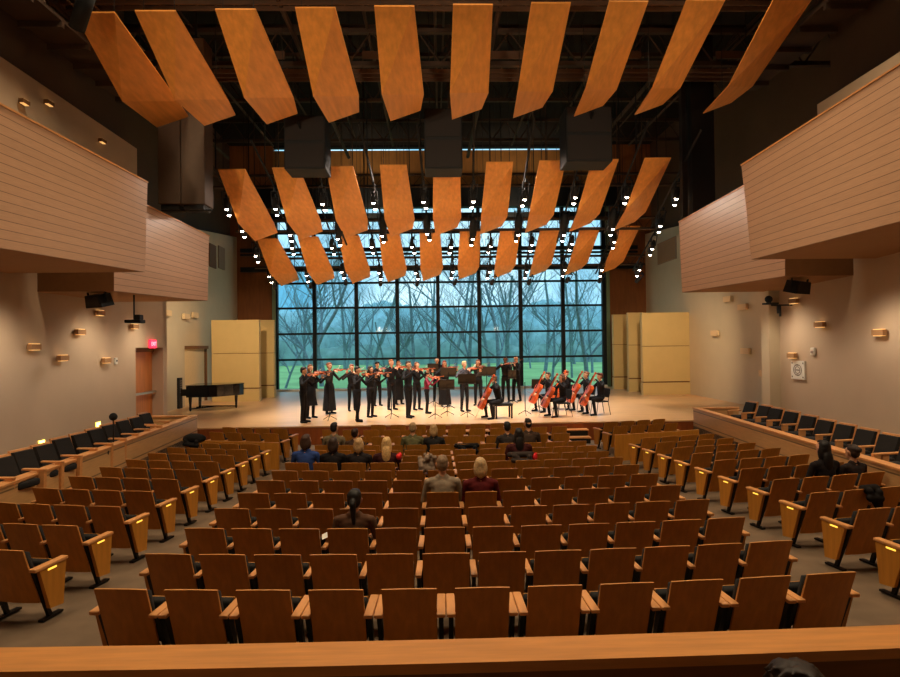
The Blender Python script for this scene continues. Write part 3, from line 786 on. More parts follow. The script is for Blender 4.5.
# sconces
def sconce(u, v, side, w, label, lit=True, m=None, big=1.0):
    o = on_wall(u, v, side, w, 'wall_sconce', label, 'wall lamp', 'wooden block wall lamps')
    k = big
    mb = MB(); mb.box(-.17*k, .17*k, .04, .14, -.06*k, .06*k); mb.box(-.05, .05, .0, .04, -.04, .04); mb.build('block', m or m_soffit, o)
    if lit:
        mb = MB(); mb.box(-.13*k, .13*k, .05, .13, .061*k, .075*k); mb.box(-.13*k, .13*k, .05, .13, -.075*k, -.061*k); mb.build('glow_strip', m_sglow, o)
for k, (u, v, w) in enumerate(((30, 347, 'A'), (59, 358, 'A'), (76.5, 332, 'A'), (103, 360.5, 'A'), (96.5, 313, 'A'), (131.5, 326.5, 'A'))):
    sconce(u, v, -1, w, 'wooden block lamp on the left wall, %s from left' % ORD[[0, 1, 2, 4, 3, 5][k]])
for k, (u, v) in enumerate(((165, 313), (184, 316.5), (193, 315))): sconce(u, v, -1, 'B', 'faint beige block lamp above stage doors, %s from left' % ORD[k], False, mat('sconce_beige', (220, 190, 146), .8), 1.8)
for k, (u, v) in enumerate(((797, 301), (823.5, 324.5), (883.5, 332.5), (795.5, 355.5))): sconce(u, v, 1, 'A', ('small wooden block lamp below the right wall speaker', 'wooden block lamp in the middle of the right wall', 'wooden block lamp nearest the edge on the right wall', 'small wooden block lamp above the white right wall plaque')[k])
for k, (u, v) in enumerate(((717, 333), (730, 299), (745, 307), (748, 351), (767, 373.5))): sconce(u, v, 1, 'B', 'faint beige block lamp on right stage wall, %s from the stage' % ORD[k], False, mat('sconce_beige', (220, 190, 146), .8), 1.8)
for k, (u, v) in enumerate(((20, 102), (45, 103), (99, 141))): sconce(u, v, -1, 'A', 'small lit lamp on upper left wall above balcony, %s from left' % ORD[k], True, m_trim, .7)
# exit sign with lettering
o = on_wall(151, 344, -1, 'A', 'exit_sign', 'red lit exit sign above the wooden door on the left wall', 'exit sign')
mb = MB(); mb.box(-.19, .19, .02, .09, -.13, .13); mb.build('sign_box', m_exit, o)
fc = bpy.data.curves.new('lettering', 'FONT'); fc.body = 'EXIT'; fc.size = .17; fc.align_x = 'CENTER'; fc.align_y = 'CENTER'; fc.extrude = .002; fc.materials.append(mat('exit_letters', (255, 190, 200), .5, emit=(255, 170, 185), estr=1.2))
tmp = link('tmp', fc); tm = bpy.data.meshes.new_from_object(tmp.evaluated_get(bpy.context.evaluated_depsgraph_get())); bpy.data.objects.remove(tmp)
lt = link('lettering', tm, o); lt.matrix_local = Matrix(((-1, 0, 0, 0), (0, 0, 1, .094), (0, 1, 0, 0), (0, 0, 0, 1)))
# wall plates
o = on_wall(115, 361, -1, 'A', 'thermostat', 'small white thermostat on the left wall beside the block lamps', 'thermostat'); mb = MB(); mb.bevbox(-.06, .06, 0, .05, -.09, .09, .01); mb.build('casing', m_white, o); mb = MB(); mb.box(-.03, .03, .05, .056, -.02, .03); mb.build('display', m_black, o)
o = on_wall(814.5, 351.5, 1, 'A', 'fire_alarm', 'white strobe alarm on the right wall above the plaque', 'alarm'); mb = MB(); mb.bevbox(-.09, .09, 0, .06, -.10, .10, .02); mb.build('casing', m_white, o); mb = MB(); mb.sphere((0, .06, 0), .05, 8, 6); mb.build('strobe', mat('strobe_white', (220, 200, 190), .3), o)
o = on_wall(799.5, 370, 1, 'A', 'wall_plaque', 'white wall plaque with a grey ornament on the right wall', 'plaque')
mb = MB(); mb.box(-.30, .30, 0, .05, -.24, .24); mb.build('board', m_white, o)
mb = MB()
for (x, z) in ((-.24, .18), (.24, .18), (-.24, -.18), (.24, -.18)): mb.box(x-.02, x+.02, .051, .057, z-.02, z+.02)
for r0 in (.16, .10):
    mb.tube([(r0*1.1*math.cos(t*PI/8), .053, r0*.9*math.sin(t*PI/8)) for t in range(17)], .008, 5)
for z in (.13, 0, -.13): mb.box(-.08, .08, .051, .056, z-.012, z+.012)
mb.build('ornament', mat('plaque_grey', (110, 92, 80), .7), o)
# wall vents left
for k, (u, v) in enumerate(((212, 256), (221, 258))):
    o = on_wall(u, v, -1, 'B', 'wall_vent', 'brown square vent high on the left stage wall, %s from left' % ORD[k], 'vent')
    mb = MB(); mb.box(-.5, .5, 0, .05, -.55, .55); mb.build('plate', m_trim if k == 0 else m_vent, o)
o = on_wall(667, 251, 1, 'B', 'wall_vent', 'beige louvred vent high on the right stage wall', 'vent')
mb = MB(); mb.box(-1.2, 1.2, 0, .04, -.55, .55); mb.build('plate', m_vent, o)
mb = MB()
for q in range(10): mb.box(-1.1, 1.1, .041, .06, -.5+q*.105, -.44+q*.105)
mb.build('louvre', m_soffit, o)
# audio panel
o = on_wall(178.5, 394, -1, 'B', 'audio_panel', 'tall narrow black audio panel on the left wall beside the piano', 'audio panel')
mb = MB(); mb.box(-.16, .16, 0, .1, -.75, .65); mb.build('casing', m_black, o)
mb = MB()
for q in range(6): mb.box(-.12, .12, .101, .11, .05+q*.09, .1+q*.09)
mb.build('socket', mat('socket_grey', (90, 80, 74), .6), o)
# projector hung on left, camera on right
p = U(135, 321, 14.6)
o = thing('ceiling_projector', 'small black device on a pole hanging by the left wall', 'projector', p)
mb = MB(); mb.bevbox(-.19, .19, -.14, .14, -.05, .03, .02); mb.bevbox(.02, .16, -.1, .1, .03, .15, .02); mb.build('body', m_black, o); mb = MB(); mb.tube([(-.02, 0, .03), (-.02, 0, 4.3-p.z)], .018, 6); mb.build('pole', m_blackmetal, o)
P_, d_, n_ = wall_frame(779, 304, 1, 'A')
o = on_wall(792, 305, 1, 'A', 'wall_camera', 'black camera on a bracket on the right wall pier', 'camera')
mb = MB(); mb.box(-.02, .02, 0, .55, -.02, .02); mb.box(-.02, .02, .3, .34, -.3, -.02); mb.box(-.02, .02, .36, .40, -.22, -.02); mb.build('bracket', m_black, o)
mb = MB(); mb.bevbox(-.1, .1, .40, .75, .02, .07, .01); mb.sphere((0, .62, .16), .1, 10, 7); mb.build('body', m_black, o)
# low wall step lights
for (u, v, s, nm) in ((41.2, 443.6, -1, 'nearer low yellow step light on the left wall'), (97.7, 425, -1, 'farther low yellow step light on the left wall'), (869.3, 433.2, 1, 'low yellow step light on the right wall')):
    o = on_wall(u, v, s, 'A', 'wall_step_light', nm, 'step light'); mb = MB(); mb.box(-.08, .08, 0, .03, -.08, .08); mb.build('lens', mat('step_wall_lens', (255, 235, 150), .4, emit=(255, 215, 90), estr=5), o)
    mb = MB(); mb.box(-.1, .1, 0, .05, .081, .1); mb.build('hood', m_steel, o)
# mic / fan stand on the terrace
p = UZ(113.3, 440, STAGE_Z); q = U(113.3, 416.8, 12.4); 
o = thing('microphone_stand', 'black round headed stand behind the black seats on the left', 'stand', (q.x, 12.4, STAGE_Z))
mb = MB(); mb.sphere((0, 0, q.z-STAGE_Z), (.085, .06, .08), 12, 8); mb.build('head', m_black, o, True); mb = MB(); mb.tube([(0, 0, 0), (0, 0, q.z-STAGE_Z)], .014, 6); mb.tube([(-.15, -.1, 0), (0, 0, .1), (.15, -.1, 0)], .012, 5); mb.build('pole', m_blackmetal, o)

# ------------------------------------------------------------------ stage furniture
def tower(label, u0, u1, vt, vb, Y, v1, v2):
    a, b = U(u0, 350, Y), U(u1, 350, Y); zt = U((u0+u1)/2, vt, Y).z; z0 = STAGE_Z
    o = thing('acoustic_tower', label, 'acoustic panel', ((a.x+b.x)/2, Y, z0), 0, 'acoustic shell towers'); w = (b.x-a.x)/2
    zz = [U((u0+u1)/2, v, Y).z-z0 for v in (v1, v2)]
    mb = MB(); mb.box(-w, w, 0, .25, zz[0]+.012, zt-z0); mb.build('upper_panel', m_tower, o)
    mb = MB(); mb.box(-w, w, 0, .25, zz[1]+.03, zz[0]-.012); mb.build('middle_panel', m_tower, o)
    mb = MB(); mb.box(-w, w, 0, .3, 0, zz[1]-.03); mb.build('base_panel', m_tower, o)
    mb = MB(); mb.box(-w+.05, w-.05, .05, .22, .02, zt-z0-.05); mb.build('frame', m_trim, o)
tower('wide beige acoustic tower behind the grand piano', 211.5, 259, 320, 401.6, 27.0, 353.5, 388.5)
tower('narrow beige acoustic tower between piano tower and window', 260, 274, 320, 397.6, 28.9, 353, 385.5)
tower('widest beige acoustic tower on the right of the stage', 642.5, 692, 312.5, 394.6, 27.4, 346, 382)
tower('middle beige acoustic tower of the three on the right', 628.6, 643.5, 312.5, 391, 29.2, 345, 378.5)
tower('narrow beige acoustic tower nearest the window on the right', 613.5, 629.5, 314.5, 387.7, 31.0, 344.6, 377)
# piano
p = UZ(189, 411, STAGE_Z)
px0 = U(183, 400, p.y).x
o = thing('grand_piano', 'black grand piano with closed lid at the left of the stage', 'piano', (px0+.2, p.y+.4, STAGE_Z), .06); o.scale = (.9, .95, 1)
oc = [(0, -.75), (.95, -.75), (1.25, -.66), (1.5, -.42), (1.75, -.12), (1.98, .08), (2.08, .32), (2.04, .58), (1.85, .74), (0, .75)]
mb = MB(); mb.prism(oc, lambda u, v, w: (u, v, w), .54, .96); mb.build('case', m_piano, o)
mb = MB(); mb.prism([(u*1.01-.01, v*1.02) for u, v in oc], lambda u, v, w: (u, v, w), .965, 1.0); mb.build('lid', m_piano, o)
mb = MB(); mb.box(-.22, 0, -.75, .75, .60, .70); mb.box(-.22, 0, -.75, -.68, .70, .86); mb.box(-.22, 0, .68, .75, .70, .86); mb.build('key_bed', m_piano, o)
mb = MB(); mb.box(-.2, -.03, -.66, .66, .701, .725); mb.build('keyboard', m_ivory, o)
for (x, y) in ((.12, -.6), (.12, .6), (1.75, .35)):
    mb = MB(); mb.tube([(x, y, .05), (x, y, .2), (x, y, .62)], [.05, .05, .085], 8); mb.sphere((x, y, .035), .035, 8, 6); mb.build('leg', m_piano, o)
mb = MB(); mb.tube([(.3, -.08, .12), (.3, -.08, .62)], .02, 6); mb.tube([(.3, .08, .12), (.3, .08, .62)], .02, 6); mb.box(.2, .4, -.14, .14, .08, .13); mb.build('pedal_lyre', m_piano, o)
mb = MB(); mb.tube([(.12, -.6, .09), (1.0, .05, .13), (.12, .6, .09)], .025, 6); mb.tube([(1.75, .35, .09), (1.0, .05, .13)], .025, 6); mb.build('dolly_frame', m_blackmetal, o)
# steps in the centre right of stage front
a, b = U(562, 430, 18.2), U(587.5, 430, 18.2)
o = thing('stage_steps', 'two dark steps with pale treads against the stage front', 'steps', ((a.x+b.x)/2, STAGE_Y, 0)); w = (b.x-a.x)/2
for k, (y0, z) in enumerate(((-.60, .19), (-.30, .38))):
    mb = MB(); mb.box(-w, w, y0, -.01, z-.035, z); mb.build('tread', m_arm, o)
    mb = MB(); mb.box(-w+.02, w-.02, y0+.03, -.02, 0 if k == 0 else .19, z-.036); mb.build('step_riser', m_black, o)

def music_stand(u, v, uv_desk=None, label='', tilt=.5, rz=0, desk=True, w=.26):
    p = UZ(u, v, STAGE_Z); o = thing('music_stand', label, 'music stand', p, rz, 'music stands')
    hgt = 1.12 if uv_desk is None else U(uv_desk[0], uv_desk[1], p.y).z-STAGE_Z
    mb = MB(); mb.tube([(0, 0, .1), (0, 0, hgt)], .016, 6); mb.build('pole', m_blackmetal, o)
    for k in range(3):
        t = 2*PI*k/3+.5
        mb = MB(); mb.tube([(0, 0, .16), (.26*math.cos(t), .26*math.sin(t), .012)], .012, 5); mb.build('leg', m_blackmetal, o)
    if desk:
        c, s = math.cos(tilt), math.sin(tilt); mb = MB()
        f = lambda a, b, cc: (a, -b*s*1+cc*c*1, hgt+b*c+cc*s)
        mb.prism([(-w, -.17), (w, -.17), (w, .17), (-w, .17)], f, -.008, .008); mb.prism([(-w, -.18), (w, -.18), (w, -.165), (-w, -.165)], f, -.07, .0)
        me = fix_normals(mb.mesh('desk', mat('stand_desk', (46, 36, 28), .5, metal=.2))); link('desk', me, o)
    return o
music_stand(329.5, 420.3, None, 'thin black stand base in front of the long skirted violinist', desk=False)
music_stand(391.5, 418, None, 'thin black stand beside the two violinists left of centre', desk=False)
music_stand(435.3, 418.5, (435.3, 395), 'thin low black stand beside the boy in burgundy', desk=False)
music_stand(447.3, 415.5, (446.5, 384), 'black music stand with low desk at stage centre', .35)
music_stand(449, 409, (449, 371.8), 'tall black music stand with high desk at stage centre', .35, w=.30)
music_stand(467.3, 416.5, (467.3, 378.5), 'black music stand before the grey shirted violinist', .35, w=.30)
music_stand(487, 408, (487, 370.8), 'wide black music stand right of stage centre', .3, w=.36)
music_stand(512.5, 403.5, (513, 374), 'black music stand behind the seated solo cellist', .3, w=.16)
music_stand(525.3, 415, None, 'thin black stand pole right of the piano bench', desk=False)
music_stand(538.5, 410, (538.5, 383.5), 'black music stand at the left of the cello group', .3, w=.24)
music_stand(433.5, 405, (433.5, 367.5), 'black music stand behind the boy in burgundy', .3, w=.22)
# bench
p = UZ(503, 418, STAGE_Z)
bench = thing('piano_bench', 'black padded piano bench under the solo cellist', 'bench', p, .15)
mb = MB(); mb.bevbox(-.30, .30, -.18, .18, .40, .49, .025); mb.build('seat', m_black, bench)
for x in (-.26, .26):
    for y in (-.14, .14):
        mb = MB(); mb.box(x-.025, x+.025, y-.025, y+.025, 0, .40); mb.build('leg', m_black, bench)
def stage_chair(p, rz, label):
    o = thing('orchestra_chair', label, 'chair', p, rz, 'black orchestra chairs')
    mb = MB(); mb.bevbox(-.22, .22, -.20, .22, .43, .47, .015); mb.build('seat', m_black, o)
    mb = MB(); mb.prism([(-.2, .58), (.2, .58), (.22, .74), (.2, .88), (-.2, .88), (-.22, .74)], lambda a, b, c: (a, -.19-(b-.5)*.18+c, b), -.015, .015); link('backrest', fix_normals(mb.mesh('backrest', m_black)), o)
    for sx in (-.2, .2):
        mb = MB(); mb.tube([(sx, .2, .43), (sx*1.05, .26, 0)], .012, 6); mb.build('leg', m_blackmetal, o)
        mb = MB(); mb.tube([(sx, -.26, .86), (sx, -.18, .44), (sx*1.05, -.26, 0)], .012, 6); mb.build('leg', m_blackmetal, o)
    return o

# ------------------------------------------------------------------ people
TAGS = ['skin', 'top', 'bottom', 'shoe', 'eye', 'lip']
def V3(*a): return Vector(a)
class Body:
    def __init__(s): s.mb = MB(); s.pr = []
    def cap(s, a, b, ra, rb, t): s.mb.capsule(a, b, ra, rb); s.pr.append((Vector(a), Vector(b), ra, rb, t))
    def ell(s, c, r, t, rot=None):
        s.mb.sphere(c, r, 14, 10, rot=rot); c = Vector(c)
        i = max(range(3), key=lambda k: r[k]); m = sorted(r)[1]
        e = Vector((0, 0, 0)); e[i] = max(r[i]-m, 0)
        if rot is not None: e = rot @ e
        s.pr.append((c-e, c+e, m, m, t))
    def hand(s, w, d, n, side, curl=.9, t='skin', k=1.0):
        """w wrist, d direction of hand, n palm normal (fingers curl towards n), side: thumb side vector sign"""
        d = Vector(d).normalized(); n = Vector(n); n = (n-d*n.dot(d)).normalized(); x = d.cross(n)*side
        s.cap(w, w+d*.05*k, .024*k, .030*k, t); s.cap(w+d*.04*k+x*.018*k, w+d*.075*k+x*.02*k, .018*k, .016*k, t); s.cap(w+d*.04*k-x*.018*k, w+d*.075*k-x*.02*k, .018*k, .016*k, t)
        for q, (off, ln) in enumerate(((.031, .030), (.0105, .035), (-.0105, .033), (-.031, .026))):
            a = w+d*.085*k+x*off*k; c1, c2 = math.cos(curl*.6), math.sin(curl*.6)
            b = a+(d*c1+n*c2)*ln*1.1*k; c3, c4 = math.cos(curl*1.5), math.sin(curl*1.5); c = b+(d*c3+n*c4)*ln*.9*k
            s.cap(a, b, .0088*k, .0082*k, t); s.cap(b, c, .0082*k, .0072*k, t)
        a = w+d*.025*k+x*.030*k; b = a+(x*.7+d*.7+n*.25).normalized()*.035*k; c = b+(d*.8+n*.5+x*.1).normalized()*.028*k
        s.cap(a, b, .012*k, .010*k, t); s.cap(b, c, .010*k, .008*k, t)
    def finish(s, name, mats, parent, vox=.009, eyes=(), lips=(), it=3):
        me = s.mb.mesh('tmp', m_black); o = bpy.data.objects.new('tmp', me); COL.objects.link(o)
        fix_normals(me)
        md = o.modifiers.new('r', 'REMESH'); md.mode = 'VOXEL'; md.voxel_size = vox; md.use_smooth_shade = True
        sm = o.modifiers.new('s', 'SMOOTH'); sm.factor = .5; sm.iterations = it
        dg = bpy.context.evaluated_depsgraph_get(); ev = o.evaluated_get(dg)
        nm = bpy.data.meshes.new_from_object(ev)
        bpy.data.objects.remove(o); bpy.data.meshes.remove(me)
        n = len(nm.polygons); c = np.zeros(n*3); nm.polygons.foreach_get('center', c); c = c.reshape(-1, 3)
        best = np.full(n, 1e9); idx = np.zeros(n, np.int32)
        for a, b, ra, rb, t in s.pr:
            a_ = np.array(a); ab = np.array(b)-a_; L2 = float(ab@ab)
            tt = np.clip(((c-a_)@ab)/L2, 0, 1) if L2 > 1e-12 else np.zeros(n)
            dd = np.linalg.norm(c-(a_+tt[:, None]*ab), axis=1)-(ra+(rb-ra)*tt)
            k = dd < best; best[k] = dd[k]; idx[k] = TAGS.index(t)
        for e in eyes: idx[np.linalg.norm(c-np.array(e), axis=1) < .0125] = 4
        for e in lips: idx[np.linalg.norm((c-np.array(e))*np.array([.5, 1, 1.6]), axis=1) < .0125] = 5
        nm.materials.clear()
        for m in mats: nm.materials.append(m)
        nm.polygons.foreach_set('material_index', idx); nm.polygons.foreach_set('use_smooth', [True]*n)
        nm.name = name; nm.update()
        return link(name, nm, parent)

def blob(name, prims, m, parent, vox=.010):
    b = Body()
    for p in prims:
        if len(p) == 2: b.ell(p[0], p[1], 'top')
        else: b.cap(p[0], p[1], p[2], p[3], 'top')
    return b.finish(name, [m]*6, parent, vox)

def head(b, c, s, yaw=0, pitch=0):
    """c: head centre; returns frame"""
    Rm = Matrix.Rotation(yaw, 3, 'Z') @ Matrix.Rotation(pitch, 3, 'X')
    f = lambda x, y, z: c + Rm @ Vector((x*s, y*s, z*s))
    b.ell(f(0, -.008, .015), (.076*s, .096*s, .100*s), 'skin', Rm)
    b.ell(f(0, .028, -.045), (.058*s, .062*s, .072*s), 'skin', Rm)
    b.cap(f(0, .084, .012), f(0, .106, -.024), .010*s, .014*s, 'skin')
    for q in (-1, 1): b.cap(f(.078*q, -.005, .012), f(.074*q, .0, -.03), .014*s, .010*s, 'skin'); b.ell(f(.034*q, .083, .022), (.018*s, .012*s, .010*s), 'skin', Rm)
    b.cap(f(-.018, .086, -.058), f(.018, .086, -.058), .010*s, .010*s, 'skin')
    eyes = [f(.033*q, .092, .012) for q in (-1, 1)]; lips = [f(0, .094, -.058)]
    return f, eyes, lips
def hair_prims(f, hs, style):
    H = [(f(0, -.022, .042), (.084*s, .094*s, .086*s)), (f(0, -.05, .0), (.078*s, .062*s, .085*s))]
    if style == 'short': H.append((f(0, .035, .085), (.066*s, .05*s, .035*s)))
    elif style == 'tousled':
        H += [(f(.03, .04, .092), (.05*s, .05*s, .04*s)), (f(-.035, .035, .09), (.05*s, .05*s, .04*s)), (f(0, -.06, .08), (.07*s, .05*s, .05*s)), (f(.05, -.04, .07), (.045*s, .05*s, .05*s)), (f(-.05, -.04, .07), (.045*s, .05*s, .05*s))]
    elif style == 'mop':
        rr_ = random.Random(5); H += [(f(0, .0, .06), (.088*s, .10*s, .08*s))]
        for q in range(60):
            a = rr_.uniform(0, 6.28); t = rr_.uniform(.1, 1.2); v = lambda t, k: f(.098*k*math.sin(t)*math.cos(a), .108*k*math.sin(t)*math.sin(a)-.005, .03+.108*k*math.cos(t)); H.append((v(t, .97), v(t+.35, 1.10), .013*s, .007*s))
    elif style == 'bob':
        H += [(f(.058, -.025, -.03), (.036*s, .06*s, .10*s)), (f(-.058, -.025, -.03), (.036*s, .06*s, .10*s)), (f(0, -.068, -.05), (.075*s, .045*s, .10*s)), (f(0, .03, .088), (.06*s, .05*s, .03*s))]
    elif style == 'long':
        H += [(f(.058, -.025, -.05), (.036*s, .055*s, .13*s)), (f(-.058, -.025, -.05), (.036*s, .055*s, .13*s)), (f(0, -.085, -.16), (.085*s, .05*s, .17*s)), (f(0, .03, .088), (.06*s, .05*s, .03*s))]
    elif style == 'ponytail':
        H += [(f(0, .03, .088), (.06*s, .05*s, .03*s)), (f(0, -.10, .02), .03*s, .035*s) if False else (f(0, -.115, .0), (.035*s, .035*s, .04*s)), (f(0, -.13, -.02), f(.01, -.125, -.22), .038*s, .022*s)]
    elif style == 'bun':
        H += [(f(0, .03, .088), (.06*s, .05*s, .03*s)), (f(0, -.115, .05), (.042*s, .042*s, .042*s))]
    return [h for h in H]

def person(label, loc, rz, Hh, pose, top, bottom, skn=(206, 150, 116), hair=(40, 28, 22), style='short', skirt=None, hy=0., hp=0., sleeve=True, group=None, lean=0., vox=None, coat=None, stance=.0, seat_z=.40, shoe=(20, 18, 18)):
    s = Hh/1.75
    o = thing('person', label, 'person', loc, rz, group)
    b = Body(); T = 'top'
    q = lambda x, y, z: V3(x*s, y*s, z*s)
    seated = pose in ('seat', 'cello')
    if not seated:
        hipz = .93; sh = 1.42; ty = 0.; lx = lean
        for sd in (-1, 1):
            st_ = stance*sd
            b.cap(q(.085*sd, 0, .90), q(.105*sd, .025+st_*.3, .50), .088*s, .064*s, 'bottom')
            b.cap(q(.105*sd, .025+st_*.3, .50), q(.115*sd, -.01+st_*.6, .10), .062*s, .050*s, 'bottom')
            b.cap(q(.115*sd, -.03+st_*.6, .045), q(.135*sd, .16+st_*.6, .034), .040*s, .032*s, 'shoe')
        base = 0.
    else:
        sp_ = .26 if pose == 'cello' else .11
        sz = .50 if pose == 'cello' else seat_z
        base = sz-.93+.06 if pose == 'cello' else sz-.95; hipz = sz+.06; sh = 1.42+base; ty = -.02
        for sd in (-1, 1):
            kx = sp_*sd; ky = .40 if pose == 'cello' else .46
            b.cap(q(.09*sd, .02, sz+.04), q(kx, ky, sz+.02), .085*s, .064*s, 'bottom')
            fy = .34 if pose == 'cello' else .46
            b.cap(q(kx, ky, sz+.02), q(kx*1.0, fy, .10), .060*s, .046*s, 'bottom')
            b.cap(q(kx, fy-.03, .045), q(kx*1.05, fy+.16, .034), .038*s, .032*s, 'shoe')
    z0 = base
    ln = lambda z: lean*(z-.9)
    b.ell(q(0, ty, .96+z0), (.165*s, .118*s, .13*s), 'bottom')
    b.ell(q(0, ty+ln(1.12), 1.10+z0), (.148*s, .102*s, .16*s), T)
    b.ell(q(0, ty+ln(1.3), 1.28+z0), (.170*s, .112*s, .17*s), T)
    b.cap(q(-.145, ty+ln(1.4), 1.405+z0), q(.145, ty+ln(1.4), 1.405+z0), .066*s, .066*s, T)
    if pose == 'seat': b.ell(q(0, ty+ln(1.36), 1.36+z0), (.215*s, .095*s, .09*s), T)
    b.ell(q(0, ty+ln(1.36), 1.345+z0), (.190*s, .100*s, .11*s), T); b.ell(q(0, ty+ln(1.2), 1.19+z0), (.158*s, .107*s, .17*s), T)
    b.cap(q(0, ty+ln(1.42), 1.44+z0), q(0, ty+ln(1.5)+.012, 1.54+z0), .056*s, .052*s, 'skin')
    b.cap(q(-.05, ty+ln(1.42), 1.455+z0), q(.05, ty+ln(1.42), 1.455+z0), .055*s, .055*s, T)
    hc = q(0, ty+ln(1.6)+.025, 1.635+z0)
    hs = s*(1.12 if pose == 'seat' else 1.0); ws = 1.10 if pose == 'seat' else 1.0
    f, eyes, lips = head(b, hc, hs, hy, hp)
    yS = ty+ln(1.4)
    SL, SR = q(-.185*ws, yS, 1.40+z0), q(.185*ws, yS, 1.40+z0)
    ft = T if sleeve else 'skin'
    def arm(S, E, W, hd, hn, side):
        b.cap(S, E, .054*s, .043*s, T); b.cap(E, W, .042*s, .029*s, ft)
        b.hand(W, hd, hn, side, 1.0, k=s)
    inst = None
    if pose == 'violin':
        tail = q(-.075, yS+.115, 1.475); dr = V3(-.55, .80, .02).normalized(); upv = V3(.30, .05, .95); upv = (upv-dr*upv.dot(dr)).normalized()
        sdv = dr.cross(upv)
        hl = tail+dr*.47*s-upv*.035*s
        E = q(-.27, yS+.20, 1.16)
        W = hl-(V3(-.05, .3, .95).normalized())*.09*s
        arm(SL, E, W, hl-W, -sdv*-1, 1)
        cross = tail+dr*.17*s+upv*.055*s
        frog = cross+sdv*.26*s
        W2 = frog+V3(.03, -.075, .02)*s; E2 = q(.40, yS+.13, 1.22)
        arm(SR, E2, W2, frog-W2, V3(0, 0, -1), -1)
        inst = ('violin', tail, dr, upv, sdv, cross)
    elif pose == 'cello':
        bot = q(.06, .60, .30); top_ = q(-.10, .13, 1.28); dr = (top_-bot).normalized(); upv = V3(.05, .8, .6); upv = (upv-dr*upv.dot(dr)).normalized(); sdv = dr.cross(upv)
        hl = bot+dr*.92*s+upv*.06*s
        E = q(-.38, yS+.16, .98); W = hl+V3(-.07, -.03, .03)*s
        arm(SL, E, W, hl-W, V3(.3, -.5, -.2), -1)
        cross = bot+dr*.30*s+upv*.20*s
        frog = cross+sdv*.24*s
        W2 = frog+V3(.04, -.07, .05)*s; E2 = q(.38, yS+.16, .80)
        arm(SR, E2, W2, frog-W2, V3(0, 0, -1), 1)
        inst = ('cello', bot, dr, upv, sdv, cross)
    elif pose == 'seat':
        arm(SL, q(-.27, yS+.06, 1.12+z0), q(-.16, yS+.28, sz+.16), V3(.3, .9, -.1), V3(0, 0, -1), 1)
        arm(SR, q(.27, yS+.06, 1.12+z0), q(.16, yS+.28, sz+.16), V3(-.3, .9, -.1), V3(0, 0, -1), -1)
    elif pose == 'stand':
        arm(SL, q(-.25, yS-.02, 1.13), q(-.22, yS+.10, .90), V3(.05, .15, -1), V3(1, 0, 0), -1)
        arm(SR, q(.25, yS-.02, 1.13), q(.20, yS+.12, .92), V3(-.05, .2, -1), V3(-1, 0, 0), 1)
    vox = vox or .0085*max(s, .8)
    b.finish('body', [skin(skn), cloth(top), cloth(bottom), cloth(shoe), m_eye, m_lip], o, vox, eyes, lips, 12 if pose == 'seat' else 3)
    if style: blob('hair', hair_prims(f, s, style), hairm(hair), o)
    if skirt:
        z1 = (skirt[0])*1.0; mb = MB(); n = 24; prof = [(.155, 1.04), (.19, .92), (.20, .7), (skirt[1]*.9, (z1+.7)/2), (skirt[1], z1)]
        O = len(mb.v)
        for i, (r, z) in enumerate(prof):
            for k in range(n):
                t = 2*PI*k/n; w = 1+.05*math.sin(6*t)*(i/4)
                mb.v.append((r*s*w*math.cos(t), r*s*w*.78*math.sin(t), z*s))
        for i in range(4):
            for k in range(n): mb.f.append((i*n+k, (i+1)*n+k, (i+1)*n+(k+1) % n, i*n+(k+1) % n)); mb.m.append(0)
        mb.build('skirt', cloth(skirt[2] if len(skirt) > 2 else bottom), o, True)
    o_m = Matrix.Translation(Vector(loc)) @ Matrix.Rotation(rz, 4, 'Z')
    if inst:
        kind, p0, dr, upv, sdv, cross = inst
        mt = Matrix.Identity(4)
        for i in range(3): mt[i][0] = sdv[i]; mt[i][1] = dr[i]; mt[i][2] = upv[i]; mt[i][3] = p0[i]
        make_instr(kind, o_m @ mt, label, s)
        mt2 = Matrix.Identity(4); bd = sdv; bu = upv
        for i in range(3): mt2[i][0] = dr[i]; mt2[i][1] = -bd[i]; mt2[i][2] = -bu[i] if False else bu[i]; mt2[i][3] = (cross+sdv*.26*s)[i]
        make_bow(kind, o_m @ mt2, label)
    return o

def outline(half):      # symmetric closed outline from (y, halfwidth)
    return [(w, y) for y, w in half] + [(-w, y) for y, w in reversed(half)]
VH = [(0, .02), (.012, .07), (.05, .10), (.10, .104), (.145, .075), (.18, .058), (.225, .062), (.26, .082), (.31, .083), (.345, .055), (.355, .02)]
mb = MB(); mb.prism(outline(VH), lambda u, v, w: (u, v, w), 0, .034); v_body = fix_normals(mb.mesh('body', m_violin))
mb = MB(); mb.prism(outline([(.255, .021), (.52, .012)]), lambda u, v, w: (u, v, w), .045, .052); mb.box(-.02, .02, .03, .13, .045, .05); v_fb = fix_normals(mb.mesh('fingerboard', m_black))
mb = MB(); mb.prism(outline([(.33, .015), (.54, .012)]), lambda u, v, w: (u, v, w), .018, .044); mb.sphere((0, .575, .03), (.014, .022, .022), 8, 6); mb.tube([(-.035, .545, .03), (.035, .545, .03)], .006, 5); v_neck = fix_normals(mb.mesh('neck', m_violin))
mb = MB(); mb.box(-.02, .02, .158, .163, .034, .06); v_br = mb.mesh('bridge', m_bow)
CH = [(0, .05), (.02, .15), (.10, .21), (.21, .22), (.30, .165), (.37, .125), (.46, .13), (.54, .17), (.64, .175), (.72, .12), (.745, .04)]
mb = MB(); mb.prism(outline(CH), lambda u, v, w: (u, v, w), 0, .125); c_body = fix_normals(mb.mesh('body', m_cello))
